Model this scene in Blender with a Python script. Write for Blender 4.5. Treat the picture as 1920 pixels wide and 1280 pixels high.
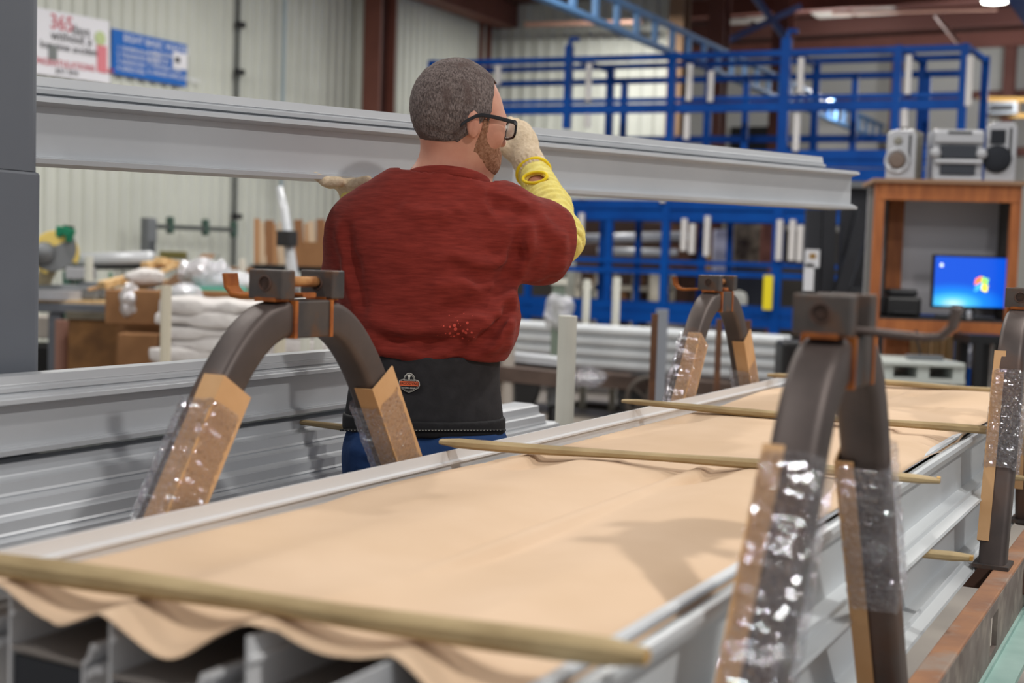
import bpy, bmesh, math, random
import numpy as np
from mathutils import Vector, Matrix
random.seed(7); RNG=np.random.RandomState(7)
SC=bpy.context.scene; COL=SC.collection
for o in list(bpy.data.objects): bpy.data.objects.remove(o)

# ---------------------------------------------------------------- camera
F=2450.; OFF=154.; ROLLB=.032; H=1.38
pitch=math.atan(OFF/F); roll=math.atan(ROLLB)
FWD=np.array([0,math.cos(pitch),-math.sin(pitch)])
r0=np.array([1.,0,0]); u0=np.cross(r0,FWD)
RGT=r0*math.cos(roll)+u0*math.sin(roll); UPV=u0*math.cos(roll)-r0*math.sin(roll)
CAM=np.array([0,0,H])
cd=bpy.data.cameras.new('camera'); cam=bpy.data.objects.new('camera',cd); COL.objects.link(cam)
M=Matrix((Vector(RGT),Vector(UPV),Vector(-FWD))).transposed().to_4x4(); M.translation=Vector(CAM); cam.matrix_world=M
cd.sensor_width=36; cd.lens=F/1920*36; cd.clip_start=.05; cd.clip_end=200
cd.dof.use_dof=True; cd.dof.focus_distance=2.72; cd.dof.aperture_fstop=3.0
SC.camera=cam
# ---------------------------------------------------------------- world, exposure
w=bpy.data.worlds.new('world'); SC.world=w; w.use_nodes=True
w.node_tree.nodes['Background'].inputs[0].default_value=(.97,.98,1,1); w.node_tree.nodes['Background'].inputs[1].default_value=.41
SC.view_settings.view_transform='Standard'; SC.view_settings.look='None'; SC.view_settings.gamma=1; SC.view_settings.use_curve_mapping=False
SC.view_settings.exposure=0.0

def ray(px,py): return FWD+RGT*(px-960)/F-UPV*(py-640)/F
def at(px,py,Y): r=ray(px,py); return CAM+r*(Y/r[1])
def atz(px,py,z): r=ray(px,py); return CAM+r*((z-H)/r[2])
vp=ray(2275,524); an=math.atan2(vp[0],vp[1])
D=np.array([math.sin(an),math.cos(an),0]); P=np.array([math.cos(an),-math.sin(an),0]); Z=np.array([0,0,1.])
def atv(px,py,v): r=ray(px,py); t=(v-CAM@P)/(r@P); return CAM+r*t
def atu(px,py,u): r=ray(px,py); t=(u-CAM@D)/(r@D); return CAM+r*t
def W(u,v,z): return D*u+P*v+Z*z
def V3(a): return np.array(a,float)
def nrm(a): a=V3(a); return a/np.linalg.norm(a)

# ---------------------------------------------------------------- lamps of the hall and added far wall fill
def area(loc,size,power,col=(1,.97,.92),name='high_bay_light'):
    l=bpy.data.lights.new(name,'AREA'); l.shape='DISK'; l.size=size; l.energy=power; l.color=col
    o=bpy.data.objects.new(name,l); COL.objects.link(o); o.location=loc; return o
LAMPS=[W(-.6,-2.6,4.8),W(.7,2.3,4.3),W(3.0,-4.2,4.6),W(3.6,.5,4.9),W(6.5,-3.4,5.0),W(6.2,.8,5.0),W(10.5,-7.2,4.9),W(11,-2.5,4.9),W(6,-7.5,4.9),W(12,2.5,4.9),W(16.2,-7.5,4.9),W(15.5,-1.,3.95),W(10.5,-4.2,4.9)]
for i,q in enumerate(LAMPS): area(q,.26 if i<4 else .6,([58,125,60,60][i] if i<4 else 95 if i<6 else 104))

for q_,p_ in ((W(22.,-5.8,4.3),180),(W(22.5,-2.6,4.3),180)):  # fill lights added to brighten the far wall, no fixtures there
    l=bpy.data.lights.new('far_wall_fill','POINT'); l.energy=p_; l.shadow_soft_size=.2; o=bpy.data.objects.new('far_wall_fill',l); COL.objects.link(o); o.location=q_
# ---------------------------------------------------------------- materials
MATS={}
def mat(name,c,rough=.6,metal=0.,c2=None,scale=5.,stretch=(1,1,1),bump=0.,bscale=None,spec=.5,alpha=None,rough2=None,cmin=.35,cmax=.65,c3=None,s3=20.,bdist=.01,coat=0,sheen=0,detail=6):
    if name in MATS: return MATS[name]
    m=bpy.data.materials.new(name); m.use_nodes=True; nt=m.node_tree; N=nt.nodes; L=nt.links
    b=N['Principled BSDF']; b.inputs['Base Color'].default_value=(*c,1); b.inputs['Roughness'].default_value=rough
    b.inputs['Metallic'].default_value=metal; b.inputs['Specular IOR Level'].default_value=spec
    if coat: b.inputs['Coat Weight'].default_value=coat
    if sheen: b.inputs['Sheen Weight'].default_value=sheen
    tc=N.new('ShaderNodeTexCoord'); mp=N.new('ShaderNodeMapping'); mp.inputs['Scale'].default_value=stretch; L.new(tc.outputs['Object'],mp.inputs[0])
    def noise(s,d=detail):
        n=N.new('ShaderNodeTexNoise'); n.inputs['Scale'].default_value=s; n.inputs['Detail'].default_value=d; L.new(mp.outputs[0],n.inputs[0]); return n
    if c2 is not None:
        n=noise(scale); r=N.new('ShaderNodeValToRGB'); r.color_ramp.elements[0].position=cmin; r.color_ramp.elements[1].position=cmax
        r.color_ramp.elements[0].color=(*c,1); r.color_ramp.elements[1].color=(*c2,1); L.new(n.outputs[0],r.inputs[0]); out=r.outputs[0]
        if c3 is not None:
            n3=noise(s3); r3=N.new('ShaderNodeValToRGB'); r3.color_ramp.elements[0].position=.52; r3.color_ramp.elements[1].position=.66; L.new(n3.outputs[0],r3.inputs[0])
            mx=N.new('ShaderNodeMixRGB'); L.new(r3.outputs[0],mx.inputs[0]); L.new(out,mx.inputs[1]); mx.inputs[2].default_value=(*c3,1); out=mx.outputs[0]
        L.new(out,b.inputs['Base Color'])
        if rough2 is not None:
            mr=N.new('ShaderNodeMapRange'); mr.inputs['To Min'].default_value=rough; mr.inputs['To Max'].default_value=rough2; L.new(n.outputs[0],mr.inputs[0]); L.new(mr.outputs[0],b.inputs['Roughness'])
    if bump:
        n2=noise(bscale or scale*4); bp=N.new('ShaderNodeBump'); bp.inputs['Strength'].default_value=bump; bp.inputs['Distance'].default_value=bdist
        L.new(n2.outputs[0],bp.inputs['Height']); L.new(bp.outputs[0],b.inputs['Normal'])
    MATS[name]=m; return m
def emat(name,c,s):
    m=bpy.data.materials.new(name); m.use_nodes=True; N=m.node_tree.nodes; b=N['Principled BSDF']; b.inputs['Base Color'].default_value=(*c,1)
    b.inputs['Emission Color'].default_value=(*c,1); b.inputs['Emission Strength'].default_value=s; return m
def film(name,tr=.6,rough=.055,bscale=80,strength=1.,tint=(.92,.93,1)):
    m=bpy.data.materials.new(name); m.use_nodes=True; nt=m.node_tree; N=nt.nodes; L=nt.links; N.remove(N['Principled BSDF']); out=N['Material Output']
    t=N.new('ShaderNodeBsdfTransparent'); t.inputs[0].default_value=(.985,.985,.99,1); g=N.new('ShaderNodeBsdfGlossy'); g.inputs['Roughness'].default_value=rough; g.inputs[0].default_value=(*tint,1)
    d=N.new('ShaderNodeBsdfDiffuse'); d.inputs[0].default_value=(.8,.82,.85,1)
    tc=N.new('ShaderNodeTexCoord'); n=N.new('ShaderNodeTexNoise'); n.inputs['Scale'].default_value=bscale; n.inputs['Detail'].default_value=4; n.inputs['Distortion'].default_value=1.2; L.new(tc.outputs['Object'],n.inputs[0])
    vo=N.new('ShaderNodeTexVoronoi'); vo.inputs['Scale'].default_value=bscale*1.4; L.new(tc.outputs['Object'],vo.inputs[0])
    ad=N.new('ShaderNodeMath'); ad.operation='ADD'; L.new(n.outputs[0],ad.inputs[0]); L.new(vo.outputs['Distance'],ad.inputs[1])
    bp=N.new('ShaderNodeBump'); bp.inputs['Strength'].default_value=strength; bp.inputs['Distance'].default_value=.04; L.new(ad.outputs[0],bp.inputs['Height'])
    L.new(bp.outputs[0],g.inputs['Normal'])
    fr=N.new('ShaderNodeFresnel'); fr.inputs[0].default_value=1.5; L.new(bp.outputs[0],fr.inputs['Normal'])
    mr=N.new('ShaderNodeMapRange'); mr.inputs['To Min'].default_value=(.12 if tr>.4 else .35); mr.inputs['To Max'].default_value=.55; L.new(fr.outputs[0],mr.inputs[0])
    m1=N.new('ShaderNodeMixShader'); L.new(mr.outputs[0],m1.inputs[0]); L.new(t.outputs[0],m1.inputs[1]); L.new(g.outputs[0],m1.inputs[2])
    m2=N.new('ShaderNodeMixShader'); m2.inputs[0].default_value=.035 if tr>.4 else .35; L.new(m1.outputs[0],m2.inputs[1]); L.new(d.outputs[0],m2.inputs[2]); L.new(m2.outputs[0],out.inputs[0])
    return m
def srgb(r,g,b): return tuple(((x/255+.055)/1.055)**2.4 if x>10 else x/255/12.92 for x in (r,g,b))
ALU=mat('satin_aluminium',(.56,.58,.61),.40,.18,c2=(.50,.52,.55),scale=3,stretch=(1,1,1))
ALUW=mat('white_aluminium',(.62,.65,.67),.38,.12,c2=(.56,.59,.62),scale=2.5,bump=.03,bscale=6)
ALUE=mat('lit_aluminium',(.74,.75,.77),.5,.05)  # aluminium lightened so the channel walls and ends look lit
ALUD=mat('dark_aluminium_inside',(.34,.31,.29),.5,.3)  # darker aluminium tone for the inner plates
PAPER=mat('kraft_paper',srgb(220,192,164),.85,c2=srgb(211,182,152),scale=4,bump=.10,bscale=9,bdist=.02,spec=.2)
CARD=mat('brown_cardboard',srgb(214,172,128),.8,c2=srgb(202,158,112),scale=10,spec=.2)
CARDD=mat('dull_cardboard',srgb(160,118,82),.85,c2=srgb(134,98,68),scale=3,spec=.2)
LATH=mat('weathered_lath',srgb(186,164,124),.8,c2=srgb(156,134,96),scale=9,stretch=(1,1,3),bump=.4,bscale=60,bdist=.003)
LATHE_=mat('fresh_cut_wood',srgb(205,165,95),.75,c2=srgb(170,125,60),scale=40)
STEEL=mat('raw_rusty_steel',srgb(80,72,70),.40,.5,c2=srgb(104,92,88),scale=6,c3=srgb(104,78,64),s3=5,bump=.15,bscale=50,bdist=.002,rough2=.62)
STEELB=mat('block_steel',srgb(70,69,71),.5,.45,c2=srgb(92,84,80),scale=16,c3=srgb(108,80,62),s3=18,bump=.2,bscale=70,bdist=.002)
RUST=mat('orange_rust',srgb(178,104,40),.85,c2=srgb(128,66,28),scale=25,bump=.3,bscale=90,bdist=.002)
RUSTPIN=mat('ochre_rust',srgb(190,138,84),.8,c2=srgb(150,92,44),scale=30)
RAILR=mat('rusty_rail',srgb(178,128,92),.8,c2=srgb(142,104,84),scale=7,c3=srgb(160,140,126),s3=10,bump=.2,bscale=60,bdist=.003)
RAILG=mat('grey_rail_side',srgb(132,122,116),.7,c2=srgb(104,92,86),scale=9,c3=srgb(150,140,130),s3=16,bump=.2,bscale=50,bdist=.003)
MINT=mat('mint_paint',srgb(160,190,182),.6,c2=srgb(140,172,165),scale=8)
FILM=film('stretch_film')
FILMW=film('cloudy_film',tr=.25,rough=.2,bscale=14)
WHITEP=mat('white_pvc',srgb(226,226,216),.45,c2=srgb(212,212,202),scale=4)
CREAM=mat('cream_paint',srgb(214,206,186),.6)
BLUE=mat('blue_enamel',srgb(0,70,150),.5,c2=srgb(0,58,132),scale=3,spec=.12)
LBLUE=mat('pale_blue_enamel',srgb(92,138,186),.5)
BROWN=mat('oxide_primer',srgb(122,74,62),.6,c2=srgb(112,66,55),scale=3)
DBROWN=mat('dark_primer',srgb(76,42,34),.7)
WALLM=mat('corrugated_sheet',srgb(206,209,200),.55,c2=srgb(196,199,190),scale=1.2)
WALLW=mat('white_sheet',srgb(205,205,198),.6)
FLOORM=mat('concrete',srgb(150,142,132),.6,c2=srgb(122,115,108),scale=1.3,bump=.05,bscale=30,rough2=.4)
GREYC=mat('grey_paint',srgb(104,109,118),.55,c2=srgb(98,103,112),scale=2)
GREYM=mat('machine_grey',srgb(112,116,120),.5)
SIDEK=None
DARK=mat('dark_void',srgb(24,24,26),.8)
BLK=mat('black_plastic',srgb(22,23,26),.4)
BLKR=mat('black_rubber',srgb(34,34,36),.75)
SHIRT=mat('brick_red_jersey',srgb(136,52,44),.9,c2=srgb(112,40,34),scale=26,stretch=(1,1,7),bump=.22,bscale=60,bdist=.003,spec=.1,sheen=.05,cmin=.3,cmax=.7)
SKIN=mat('skin',srgb(206,150,126),.5,c2=srgb(196,134,112),scale=22,bump=.1,bscale=220,bdist=.001,spec=.4)
HAIR=mat('buzzed_hair',srgb(78,67,65),.8,c2=srgb(136,122,118),scale=320,bump=.9,bscale=520,bdist=.004,spec=.3,c3=srgb(96,80,76),s3=30,stretch=(1,1,.45))
BEARD=mat('stubble',srgb(140,96,72),.8,c2=srgb(178,134,108),scale=160,bump=.9,bscale=500,bdist=.003,spec=.2)
KNIT=mat('cream_knit',srgb(232,212,184),.9,c2=srgb(214,192,162),scale=110,bump=.6,bscale=170,bdist=.004,spec=.1)
YEL=mat('yellow_knit',srgb(242,228,142),.9,c2=srgb(232,214,118),scale=60,bump=.4,bscale=190,bdist=.003,spec=.1)
YEL2=mat('bright_yellow_trim',srgb(246,214,28),.8)
BELT=mat('black_neoprene',srgb(34,33,36),.8,c2=srgb(42,41,44),scale=40,bump=.2,bscale=160,bdist=.002,spec=.3)
BELT2=mat('black_webbing',srgb(26,25,28),.7,bump=.3,bscale=120,bdist=.002,spec=.3)
NAVY=mat('navy_cotton',srgb(38,66,112),.85,c2=srgb(30,54,96),scale=12,bump=.25,bscale=30,bdist=.01,spec=.2)
WOODO=mat('orange_stained_wood',srgb(176,104,52),.55,c2=srgb(148,82,38),scale=6,stretch=(4,4,.6))
PINE=mat('pine_boards',srgb(226,196,148),.7,c2=srgb(204,164,110),scale=5,stretch=(6,6,.7))
OSB=mat('stained_plywood',srgb(150,108,64),.8,c2=srgb(108,76,48),scale=5,bump=.1)
SILV=mat('silver_plastic',srgb(178,180,186),.35,.2)
WRAPW=mat('white_wrap',srgb(222,218,216),.5,c2=srgb(200,194,192),scale=6,bump=.5,bscale=14,bdist=.03)
GREEN=mat('green_tool_plastic',srgb(14,128,92),.45)
TEAL=mat('teal_paint',srgb(96,190,170),.6)
YELP=mat('yellow_guard',srgb(226,200,110),.6)

# ---------------------------------------------------------------- mesh helpers
class MB:
    def __init__(s): s.v=[]; s.f=[]
    def add(s,v,f):
        n=len(s.v); s.v+= [tuple(map(float,x)) for x in v]; s.f+=[tuple(i+n for i in q) for q in f]; return s
    def box(s,c,size,ax=(D,P,Z)):
        c=V3(c); a,b,e=[V3(x)*k/2 for x,k in zip(ax,size)]
        v=[c+i*a+j*b+k*e for k in(-1,1) for j in(-1,1) for i in(-1,1)]
        return s.add(v,[(0,2,3,1),(4,5,7,6),(0,1,5,4),(2,6,7,3),(0,4,6,2),(1,3,7,5)])
    def bar(s,a,b,w,h,up=Z):
        a,b=V3(a),V3(b); d=nrm(b-a); up=V3(up)
        sd=nrm(np.cross(d,up)) if abs(d@up)<.99 else nrm(np.cross(d,D)); u=np.cross(sd,d)
        return s.box((a+b)/2,(np.linalg.norm(b-a),w,h),(d,sd,u))
    def prism(s,prof,o,ex,ey,ez,L,cap=True):
        o,ex,ey,ez=map(V3,(o,ex,ey,ez)); n=len(prof)
        v=[o+ex*x+ey*y for x,y in prof]+[o+ex*x+ey*y+ez*L for x,y in prof]
        f=[(i,(i+1)%n,(i+1)%n+n,i+n) for i in range(n)]
        if cap: f+=[tuple(range(n-1,-1,-1)),tuple(range(n,2*n))]
        return s.add(v,f)
    def strip(s,prof,o,ex,ey,ez,L,t=.003):
        """thin-walled open profile"""
        pr=[V3(q) for q in prof]; n=len(pr); off=[]
        for i in range(n):
            a=pr[max(i-1,0)]; b=pr[min(i+1,n-1)]; d=b-a; d=d/(np.linalg.norm(d)+1e-9); off.append(pr[i]+np.array([-d[1],d[0]])*t)
        return s.prism([tuple(q) for q in pr]+[tuple(q) for q in off[::-1]],o,ex,ey,ez,L)
    def tube(s,pts,r,n=10,cap=True):
        pts=[V3(p) for p in pts]; k=len(pts); R=r if hasattr(r,'__len__') else [r]*k; v=[]; pu=None
        for i,p in enumerate(pts):
            d=nrm(pts[min(i+1,k-1)]-pts[max(i-1,0)])
            if pu is None: pu=np.cross(d,[0,0,1.]) if abs(d[2])<.9 else np.cross(d,[1.,0,0])
            a=nrm(pu-d*(pu@d)); pu=a; b=np.cross(d,a)
            for j in range(n):
                t=2*math.pi*j/n; v.append(p+(a*math.cos(t)+b*math.sin(t))*R[i])
        f=[(i*n+j,i*n+(j+1)%n,(i+1)*n+(j+1)%n,(i+1)*n+j) for i in range(k-1) for j in range(n)]
        if cap: f+=[tuple(range(n-1,-1,-1)),tuple(range((k-1)*n,k*n))]
        return s.add(v,f)
    def lathe(s,prof,o,ax,n=24):
        o=V3(o); ax=nrm(ax); a=nrm(np.cross(ax,[0,0,1.]) if abs(ax[2])<.9 else np.cross(ax,[1.,0,0])); b=np.cross(ax,a); v=[]
        for r,h in prof:
            for j in range(n):
                t=2*math.pi*j/n; v.append(o+ax*h+(a*math.cos(t)+b*math.sin(t))*r)
        k=len(prof); f=[(i*n+j,i*n+(j+1)%n,(i+1)*n+(j+1)%n,(i+1)*n+j) for i in range(k-1) for j in range(n)]
        f+=[tuple(range(n-1,-1,-1)),tuple(range((k-1)*n,k*n))]
        return s.add(v,f)
    def sweep(s,pts,nor,sec,cap=True):
        """section (a,b) swept: a along in-plane normal, b along given constant side vector"""
        pts=[V3(p) for p in pts]; k=len(pts); n=len(sec); v=[]; nor=V3(nor)
        for i,p in enumerate(pts):
            d=nrm(pts[min(i+1,k-1)]-pts[max(i-1,0)]); a=nrm(np.cross(nor,d))
            for x,y in sec: v.append(p+a*x+nor*y)
        f=[(i*n+j,i*n+(j+1)%n,(i+1)*n+(j+1)%n,(i+1)*n+j) for i in range(k-1) for j in range(n)]
        if cap: f+=[tuple(range(n-1,-1,-1)),tuple(range((k-1)*n,k*n))]
        return s.add(v,f)
    def grid(s,nu,nv,fn):
        v=[fn(i/(nu-1),j/(nv-1)) for i in range(nu) for j in range(nv)]
        return s.add(v,[(i*nv+j,(i+1)*nv+j,(i+1)*nv+j+1,i*nv+j+1) for i in range(nu-1) for j in range(nv-1)])
    def build(s,name,m,parent=None,smooth=False,bevel=0,solid=0,sub=0,origin=None,segs=2):
        me=bpy.data.meshes.new(name); me.from_pydata(s.v,[],s.f); me.update()
        bm=bmesh.new(); bm.from_mesh(me); bmesh.ops.recalc_face_normals(bm,faces=bm.faces); bm.to_mesh(me); bm.free()
        me.materials.append(m); o=bpy.data.objects.new(name,me); COL.objects.link(o)
        if smooth: me.polygons.foreach_set('use_smooth',[True]*len(me.polygons))
        if solid: q=o.modifiers.new('solid','SOLIDIFY'); q.thickness=solid; q.offset=0
        if bevel: q=o.modifiers.new('bevel','BEVEL'); q.width=bevel; q.segments=segs; q.limit_method='ANGLE'
        if sub: q=o.modifiers.new('sub','SUBSURF'); q.levels=sub; q.render_levels=sub
        if smooth=='auto':
            me.polygons.foreach_set('use_smooth',[True]*len(me.polygons)); q=o.modifiers.new('ws','WEIGHTED_NORMAL') 
        if parent is not None: setpar(o,parent)
        elif origin is not None or True:
            og=V3(origin) if origin is not None else np.array(s.v).min(0)*[0,0,1]+np.array(s.v).mean(0)*[1,1,0]
            me.transform(Matrix.Translation(-Vector(og))); o.location=Vector(og)
        return o
def setpar(o,p):
    # vertices are in world space; keep child at parent's inverse offset
    root=p; off=Vector((0,0,0))
    while root is not None: off+=root.location; root=root.parent
    o.parent=p; o.location=-off if True else o.location
    if o.type=='MESH':
        o.data.transform(Matrix.Translation(-off)); o.location=(0,0,0)
def empty(name,loc):
    o=bpy.data.objects.new(name,None); COL.objects.link(o); o.location=Vector(loc); o.empty_display_size=.05; return o
def tag(o,label,cat,group=None,kind=None):
    o['label']=label; o['category']=cat
    if group: o['group']=group
    if kind: o['kind']=kind
    return o
def thing(name,loc,label,cat,group=None): return tag(empty(name,loc),label,cat,group)
def struct(o): o['kind']='structure'; return o
def text(s,size,o,ex,ey,m,name='lettering',parent=None,ext=.001,align='CENTER',lift=None):
    cu=bpy.data.curves.new('t','FONT'); cu.body=s; cu.size=size; cu.extrude=ext; cu.align_x=align; cu.align_y='CENTER'
    ob=bpy.data.objects.new('t',cu); COL.objects.link(ob); bpy.context.view_layer.update()
    me=bpy.data.meshes.new_from_object(ob); bpy.data.objects.remove(ob); bpy.data.curves.remove(cu)
    ex,ey=nrm(ex),nrm(ey); n=np.cross(ex,ey); mb=MB(); mb.v=[tuple(V3(o)+ex*v.co.x+ey*v.co.y+n*v.co.z) for v in me.vertices]; mb.f=[tuple(p.vertices) for p in me.polygons]
    bpy.data.meshes.remove(me); return mb.build(name,m,parent)

# ---------------------------------------------------------------- signed-distance modelling
def ell(c,r,R=None):
    c=V3(c); r=V3(r)
    def f(X):
        q=X-c
        if R is not None: q=q@np.array(R).T
        k0=np.linalg.norm(q/r,axis=1); k1=np.linalg.norm(q/(r*r),axis=1)+1e-9
        return k0*(k0-1)/k1
    return f
def cap(a,b,ra,rb,ax=None,k=1.):
    a,b=V3(a),V3(b)
    def f(X):
        A,B,Q=a,b,X
        if ax is not None:
            n=nrm(ax); Q=X+np.outer((X-a)@n*(k-1),n); B=b+n*((b-a)@n*(k-1))
        ba=B-A; h=np.clip(((Q-A)@ba)/(ba@ba+1e-12),0,1)
        return np.linalg.norm(Q-A-np.outer(h,ba),axis=1)-(ra+(rb-ra)*h)
    return f
def smin(a,b,k):
    if k<=0: return np.minimum(a,b)
    h=np.clip(.5+.5*(b-a)/k,0,1); return b+(a-b)*h-k*h*(1-h)
def union(fs,k=.02):
    def f(X):
        d=None
        for q in fs:
            kk=k
            if isinstance(q,tuple): q,kk=q
            e=q(X); d=e if d is None else smin(d,e,kk)
        return d
    return f
def snet(f,lo,hi,h):
    lo=V3(lo); n=np.ceil((V3(hi)-lo)/h).astype(int)+1
    g=np.stack(np.meshgrid(*[lo[i]+h*np.arange(n[i]) for i in range(3)],indexing='ij'),-1).reshape(-1,3)
    val=np.concatenate([f(c) for c in np.array_split(g,max(1,len(g)//300000))]).reshape(n); ins=val<0
    c=n-1; acc=np.zeros((*c,3)); cnt=np.zeros(c)
    def sub(a,o): return a[o[0]:o[0]+c[0],o[1]:o[1]+c[1],o[2]:o[2]+c[2]]
    for axx in range(3):
        o1,o2=[i for i in range(3) if i!=axx]
        for p in (0,1):
            for q in (0,1):
                A=[0,0,0]; A[o1]=p; A[o2]=q; Bv=list(A); Bv[axx]=1
                va,vb=sub(val,A),sub(val,Bv); m=(va<0)!=(vb<0); t=np.where(m,va/(va-vb+1e-20),0)
                pos=np.zeros((*c,3)); pos[...,o1]=p; pos[...,o2]=q; pos[...,axx]=t
                acc+=pos*m[...,None]; cnt+=m
    act=cnt>0; idx=-np.ones(c,int); idx[act]=np.arange(act.sum())
    ijk=np.argwhere(act); vs=lo+h*(ijk+acc[act]/cnt[act][:,None]); faces=[]
    for axx in range(3):
        o1,o2=(axx+1)%3,(axx+2)%3
        s0=[slice(None)]*3; s1=[slice(None)]*3; s0[axx]=slice(0,-1); s1[axx]=slice(1,None)
        m=ins[tuple(s0)]!=ins[tuple(s1)]; e=np.argwhere(m); e=e[(e[:,o1]>0)&(e[:,o2]>0)&(e[:,o1]<c[o1])&(e[:,o2]<c[o2])]
        if not len(e): continue
        def cell(a,b): q=e.copy(); q[:,o1]-=a; q[:,o2]-=b; return idx[q[:,0],q[:,1],q[:,2]]
        fc=np.stack([cell(1,1),cell(0,1),cell(0,0),cell(1,0)],1); fl=~ins[e[:,0],e[:,1],e[:,2]]; fc[fl]=fc[fl][:,::-1]; faces.append(fc)
    fa=np.concatenate(faces); return vs,fa[(fa>=0).all(1)]
def sdf_obj(name,f,lo,hi,h,m,parent=None,smooth=2,origin=None):
    vs,fa=snet(f,lo,hi,h); me=bpy.data.meshes.new(name); me.from_pydata(vs.tolist(),[],fa.tolist()); me.update(); me.materials.append(m)
    me.polygons.foreach_set('use_smooth',[True]*len(me.polygons)); o=bpy.data.objects.new(name,me); COL.objects.link(o)
    if smooth: q=o.modifiers.new('smooth','SMOOTH'); q.iterations=smooth; q.factor=.5
    if parent is not None: setpar(o,parent)
    else:
        og=vs.min(0)*[0,0,1]+vs.mean(0)*[1,1,0]; me.transform(Matrix.Translation(-Vector(og))); o.location=Vector(og)
    return o
def march(f,px,py,t0=2.,t1=4.5):
    r=nrm(ray(px,py)); t=t0
    for _ in range(200):
        q=CAM+r*t; d=f(q[None])[0]
        if d<.0005: break
        t+=max(d*.7,.0005)
        if t>t1: return None
    e=1e-3; n=np.array([f((q+e*a)[None])[0]-f((q-e*a)[None])[0] for a in np.eye(3)]); return q,nrm(n)
def vnoise(X,s,seed=0):
    rs=np.random.RandomState(seed); r=0
    for i in range(5):
        k=rs.normal(size=3)*s*(1+.5*i); r=r+np.sin(X@k+rs.uniform(0,6.28))/(1+.4*i)
    return r/3

FILMLENS=film('clear_lens',tr=.85,rough=.03,bscale=1,strength=0)
# ================================================================ SETTING
def bandm(m): return m
fl=MB().box((0,14,-.05),(60,50,.1),(V3((1,0,0)),V3((0,1,0)),Z)).build('floor',FLOORM); struct(fl)
UB=17.8; VL=-10.
def corr(o,ex,n,pitchr,z0,z1,nor,name,m,dep=.032):
    prof=[]; 
    for i in range(n):
        x=i*pitchr; prof+=[(x,0),(x+pitchr*.55,0),(x+pitchr*.68,dep),(x+pitchr*.87,dep)]
    prof.append((n*pitchr,0)); mb=MB(); o=V3(o)
    v=[o+ex*x+nor*y+Z*z0 for x,y in prof]+[o+ex*x+nor*y+Z*z1 for x,y in prof]; k=len(prof)
    mb.add(v,[(i,i+1,i+1+k,i+k) for i in range(k-1)]); ob=mb.build(name,m,solid=.01); return struct(ob)
corr(W(3,VL,0),D,90,.1645,0,5.6,P,'wall_left',WALLM)
vb1=float(atu(1285,300,UB)@P)
corr(W(UB,VL,0),P,int((vb1-VL)/.21),.21,0,5.8,-D,'wall_back',WALLM)
UF=27.
vf0=float(atu(1290,300,UF)@P); 
mb=MB(); mb.box(W(UF,vf0+7,2.95),(.15,16,5.9)); struct(mb.build('wall_far',WALLW))
for i,(z,h) in enumerate([(2.5,.14),(3.75,.16),(4.85,.14)]):
    struct(MB().box(W(UF-.16,vf0+7,z),(.16,16,h)).build('trim_%d'%(i+1),BROWN))
struct(MB().box(W(17,-2,5.95),(32,18,.1)).build('ceiling',DBROWN))
struct(MB().box(W(10,VL+.25,5.15),(16.,.35,.5)).build('trim_4',BROWN))
struct(MB().box(W(UB-.3,(VL+vb1)/2,5.5),(.3,vb1-VL+.5,.55)).build('trim_5',DBROWN))
# doorway openings of the far wall
def quadpanel(name,x0,y0,x1,y1,u,m,t=.06):
    a=atu(x0,y0,u); b=atu(x1,y0,u); c=atu(x1,y1,u); e=atu(x0,y1,u)
    zt=(a[2]+b[2])/2; zb=(c[2]+e[2])/2; va=(a@P+e@P)/2; vb=(b@P+c@P)/2
    return MB().box(W(u,(va+vb)/2,(zt+zb)/2),(t,abs(vb-va),abs(zt-zb))).build(name,m)
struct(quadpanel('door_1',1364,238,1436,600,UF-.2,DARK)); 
struct(quadpanel('trim_6',1530,236,1648,282,UF-.3,mat('bright_white_panel',srgb(228,228,222),.6)))
# columns
def hcol(px,py,v,w,d,z1,name,label,m=BROWN):
    c=atv(px,py,v); u=c@D
    mb=MB(); r=thing(name,W(u,v,0),label,'column')
    MB().box(W(u-d/2,v,z1/2),(.02,w,z1)).build('flange',m,r); MB().box(W(u+d/2,v,z1/2),(.02,w,z1)).build('flange',m,r); MB().box(W(u,v,z1/2),(d,.02,z1)).build('web',DBROWN,r)
    return r
hcol(712,100,VL+.38,.26,.34,5.0,'steel_column','reddish brown steel column standing against the corrugated wall behind the man')
def ucol(px,u,w,label,m=BROWN,z1=5.8,d=.25):
    v=float(atu(px,200,u)@P); r=thing('steel_column',W(u,v,0),label,'column')
    MB().box(W(u-d/2,v,z1/2),(.02,w,z1)).build('flange',m,r); MB().box(W(u+d/2,v,z1/2),(.02,w,z1)).build('flange',m,r); MB().box(W(u,v,z1/2),(d,.02,z1)).build('web',DBROWN,r)
ucol(892,UB-.35,.34,'dark brown steel column in the corner where the two corrugated walls meet')
ucol(1268,UB-.2,.22,'tan wooden post at the end of the corrugated back wall',m=mat('tan_post',srgb(150,120,92),.8))
ucol(1342,UB+1,.26,'brown steel column behind the blue rack, nearest the tan post')
ucol(1462,UB+3,.28,'brown steel column behind the thick blue rack post with a hook on top')
ucol(1890,UF-.4,.2,'thin brown steel column far right against the white far wall')
ucol(1680,UF-.4,.2,'thin brown steel column behind the right bay of the blue rack')
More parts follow.
